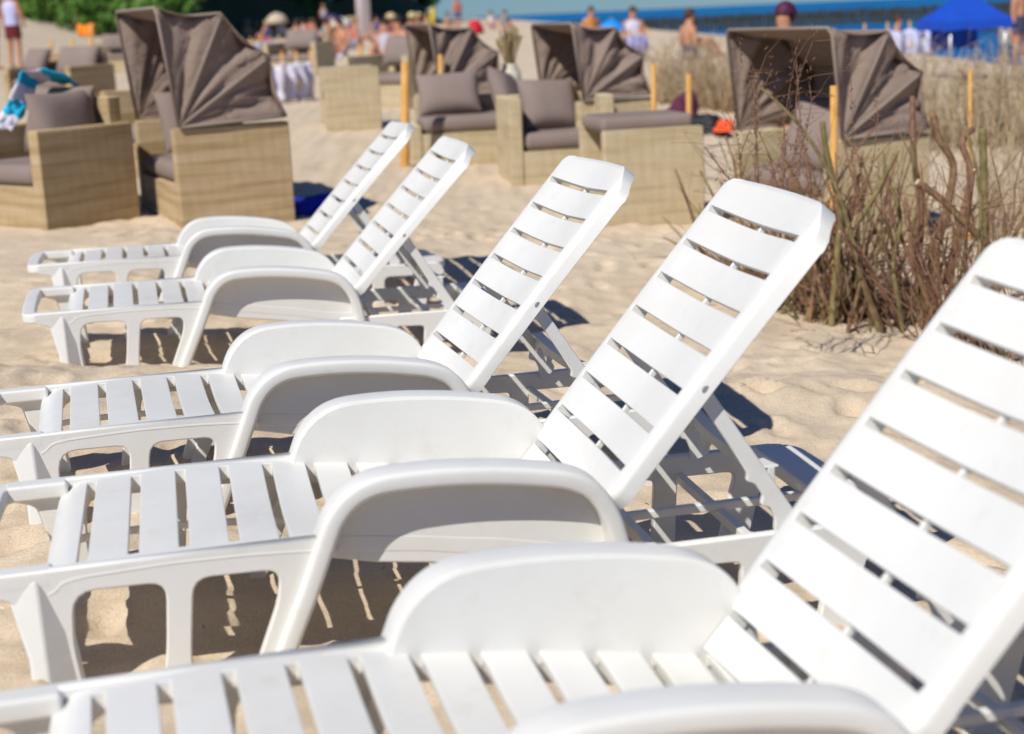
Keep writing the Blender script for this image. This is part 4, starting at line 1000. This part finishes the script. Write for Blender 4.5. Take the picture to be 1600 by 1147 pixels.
for i in range(190):
    t = .08 + .88 * rs.random(); c = on_line(t); dep = abs(rs.gauss(0, .22)) + (rs.random() ** 2) * .5
    b_ = c + Vector((rs.uniform(-.05, .05), dep, 0)); b_.z = ground_base(b_.x, b_.y) - .08
    h_ = rs.uniform(.35, 1.02) * (.75 + .28 * t); top = b_ + Vector((rs.gauss(0, .27), rs.gauss(0, .14), h_ + .08))
    r0 = rs.choice([.004, .005, .0065, .008, .010, .013]); P = twig_path(b_, top, rs, .085, 7)
    branch(P, [r0 * (1 - .6 * k / (len(P) - 1)) for k in range(len(P))], rb(), n=6)
mb = MB()
def twig(mb, b_, top, r0, m, n=4): 
    P = twig_path(b_, top, rs, .10, 5); mb.tube([p_ - FO for p_ in P], [r0 * (1 - .7 * k / 5) for k in range(6)], n, True, m)
    return P
for i in range(330):
    t = .05 + .95 * rs.random(); c = on_line(t); dep = rs.uniform(-.02, .75); b_ = c + Vector((rs.uniform(-.06, .06), dep, 0)); b_.z = ground_base(b_.x, b_.y)
    if rs.random() < .62:    # upright thin shoots
        b_.z -= .05; h_ = rs.uniform(.3, .95) * (.7 + .3 * t); top = b_ + Vector((rs.gauss(0, .16), rs.gauss(0, .1), h_))
        P = twig(mb, b_, top, rs.uniform(.0018, .0042), rs.choice([0, 0, 2, 2, 1]))
    else:                    # tangled side twigs
        b_.z += rs.uniform(.1, .65); top = b_ + Vector((rs.gauss(0, .22), rs.gauss(0, .12), rs.gauss(.05, .14))); P = twig(mb, b_, top, rs.uniform(.002, .0035), rs.choice([0, 2, 2]))
    for q in range(3):
        k = rs.randrange(1, 6); s_ = P[k]; e_ = s_ + Vector((rs.gauss(0, .09), rs.gauss(0, .06), rs.uniform(-.03, .15))); twig(mb, s_, e_, .0016, rs.choice([0, 2]), 3)
# long thin shoots with buds rising before the hooded seat
for (bx_, by_, tx_, ty_) in ((1180, 330, 1195, 85), (1210, 330, 1205, 110), (1225, 330, 1245, 83), (1245, 330, 1240, 95), (1258, 320, 1262, 120), (1265, 330, 1272, 65), (1190, 330, 1160, 90), (1170, 320, 1180, 115), (1235, 340, 1215, 150), (1205, 340, 1250, 170), (1330, 340, 1372, 150), (1350, 340, 1330, 120), (1160, 300, 1130, 180), (1100, 230, 1180, 330)):
    P = twig(mb, at(bx_, by_, 5.9), at(tx_, ty_, 6.0), .0034, 2)
    for p_ in P[1:]:
        for _ in range(5):
            q = p_ + Vector((rs.gauss(0, .008), rs.gauss(0, .006), rs.gauss(0, .04))); mb.tube([q - FO, q - FO + Vector((rs.gauss(0, .006), 0, .012))], [.0026, .001], 4, True, 2)
        twig(mb, p_, p_ + Vector((rs.gauss(0, .1), rs.gauss(0, .05), rs.uniform(-.02, .12))), .0015, 2, 3)
tw_ = link('twigs', mb.mesh('twigs', [BARK, BARK_G, BARK_R], True), fence); tag(tw_, kind='stuff')
def brush_row(name, label, P0, P1, n, hmin, hmax, thick, r, seed, stripes=False):
    rs2 = random.Random(seed); root = empty(name, tuple(P0)); tag(root, label, 'brushwood fence', 'brushwood fences'); o_ = Vector(P0); mb = MB()
    for i in range(n):
        t = rs2.random(); b_ = P0.lerp(P1, t) + Vector((rs2.uniform(-.05, .05), rs2.gauss(0, thick), 0)); b_.z = ground_base(b_.x, b_.y) - .06
        top = b_ + Vector((rs2.gauss(0, .16), rs2.gauss(0, .1), rs2.uniform(hmin, hmax))); P = twig_path(b_, top, rs2, .07, 4); mb.tube([p_ - o_ for p_ in P], [r * rs2.uniform(.6, 1.4) * (1 - .6 * k / 4) for k in range(5)], 4, True, rs2.randrange(3))
        for q in range(3):
            s_ = P[rs2.randrange(1, 5)]; e_ = s_ + Vector((rs2.gauss(0, .14), rs2.gauss(0, .08), rs2.uniform(0, .2))); mb.tube([s_ - o_, e_ - o_], [r * .4, r * .2], 3, True, rs2.randrange(3))
    q = link('twigs', mb.mesh('twigs', [DB1, DB2, DB3], True), root); tag(q, kind='stuff')
DB1 = speckled('dry_brush', (.27, .17, .085), (.40, .27, .15), 20, .9); DB2 = speckled('pale_dry_brush', (.38, .29, .16), (.50, .40, .25), 20, .9); DB3 = speckled('grey_dry_brush', (.40, .31, .20), (.54, .43, .30), 20, .9)
brush_row('brushwood_fence', 'far brushwood fence behind the black bag', hit(1025, 158), hit(1330, 196), 600, .45, .85, .25, .0075, 1)
brush_row('brushwood_fence', 'brushwood fence running behind the right hood towards the blue tent', hit(1400, 230), hit(1680, 215), 420, .45, .95, .35, .007, 2)
brush_row('brushwood_fence', 'dense brushwood between the near fence and the blue tent at the right edge', hit(1500, 380), hit(1690, 330), 130, .5, 1.0, .35, .005, 4)

# loose bits on the sand
mb = MB(); rs3 = random.Random(9)
for i in range(260):
    x = rs3.uniform(-2.2, 3); y = rs3.uniform(1.6, 8.5); z = ground(x, y) + .002; a = rs3.random() * PI; L_ = rs3.uniform(.004, .022); mb.tube([(x, y, z), (x + math.cos(a) * L_, y + math.sin(a) * L_, z + .003)], .0012, 4, True, rs3.randrange(2))
for i in range(60):
    c = on_line(rs3.random()); x = c.x + rs3.gauss(0, .2); y = c.y + rs3.gauss(-.08, .14); z = ground(x, y) + .004; a = rs3.random() * PI; L_ = rs3.uniform(.03, .14); mb.tube([(x, y, z), (x + math.cos(a) * L_ * .5, y + math.sin(a) * L_ * .5, z + .006), (x + math.cos(a) * L_, y + math.sin(a) * L_ * .8, z)], .0018, 4, True, 0)
tag(link('beach_litter', mb.mesh('beach_litter', [BARK, plain('shell_white', (.7, .66, .6))])), 'tiny wood scraps and shell bits scattered on the sand', 'beach litter', kind='stuff')
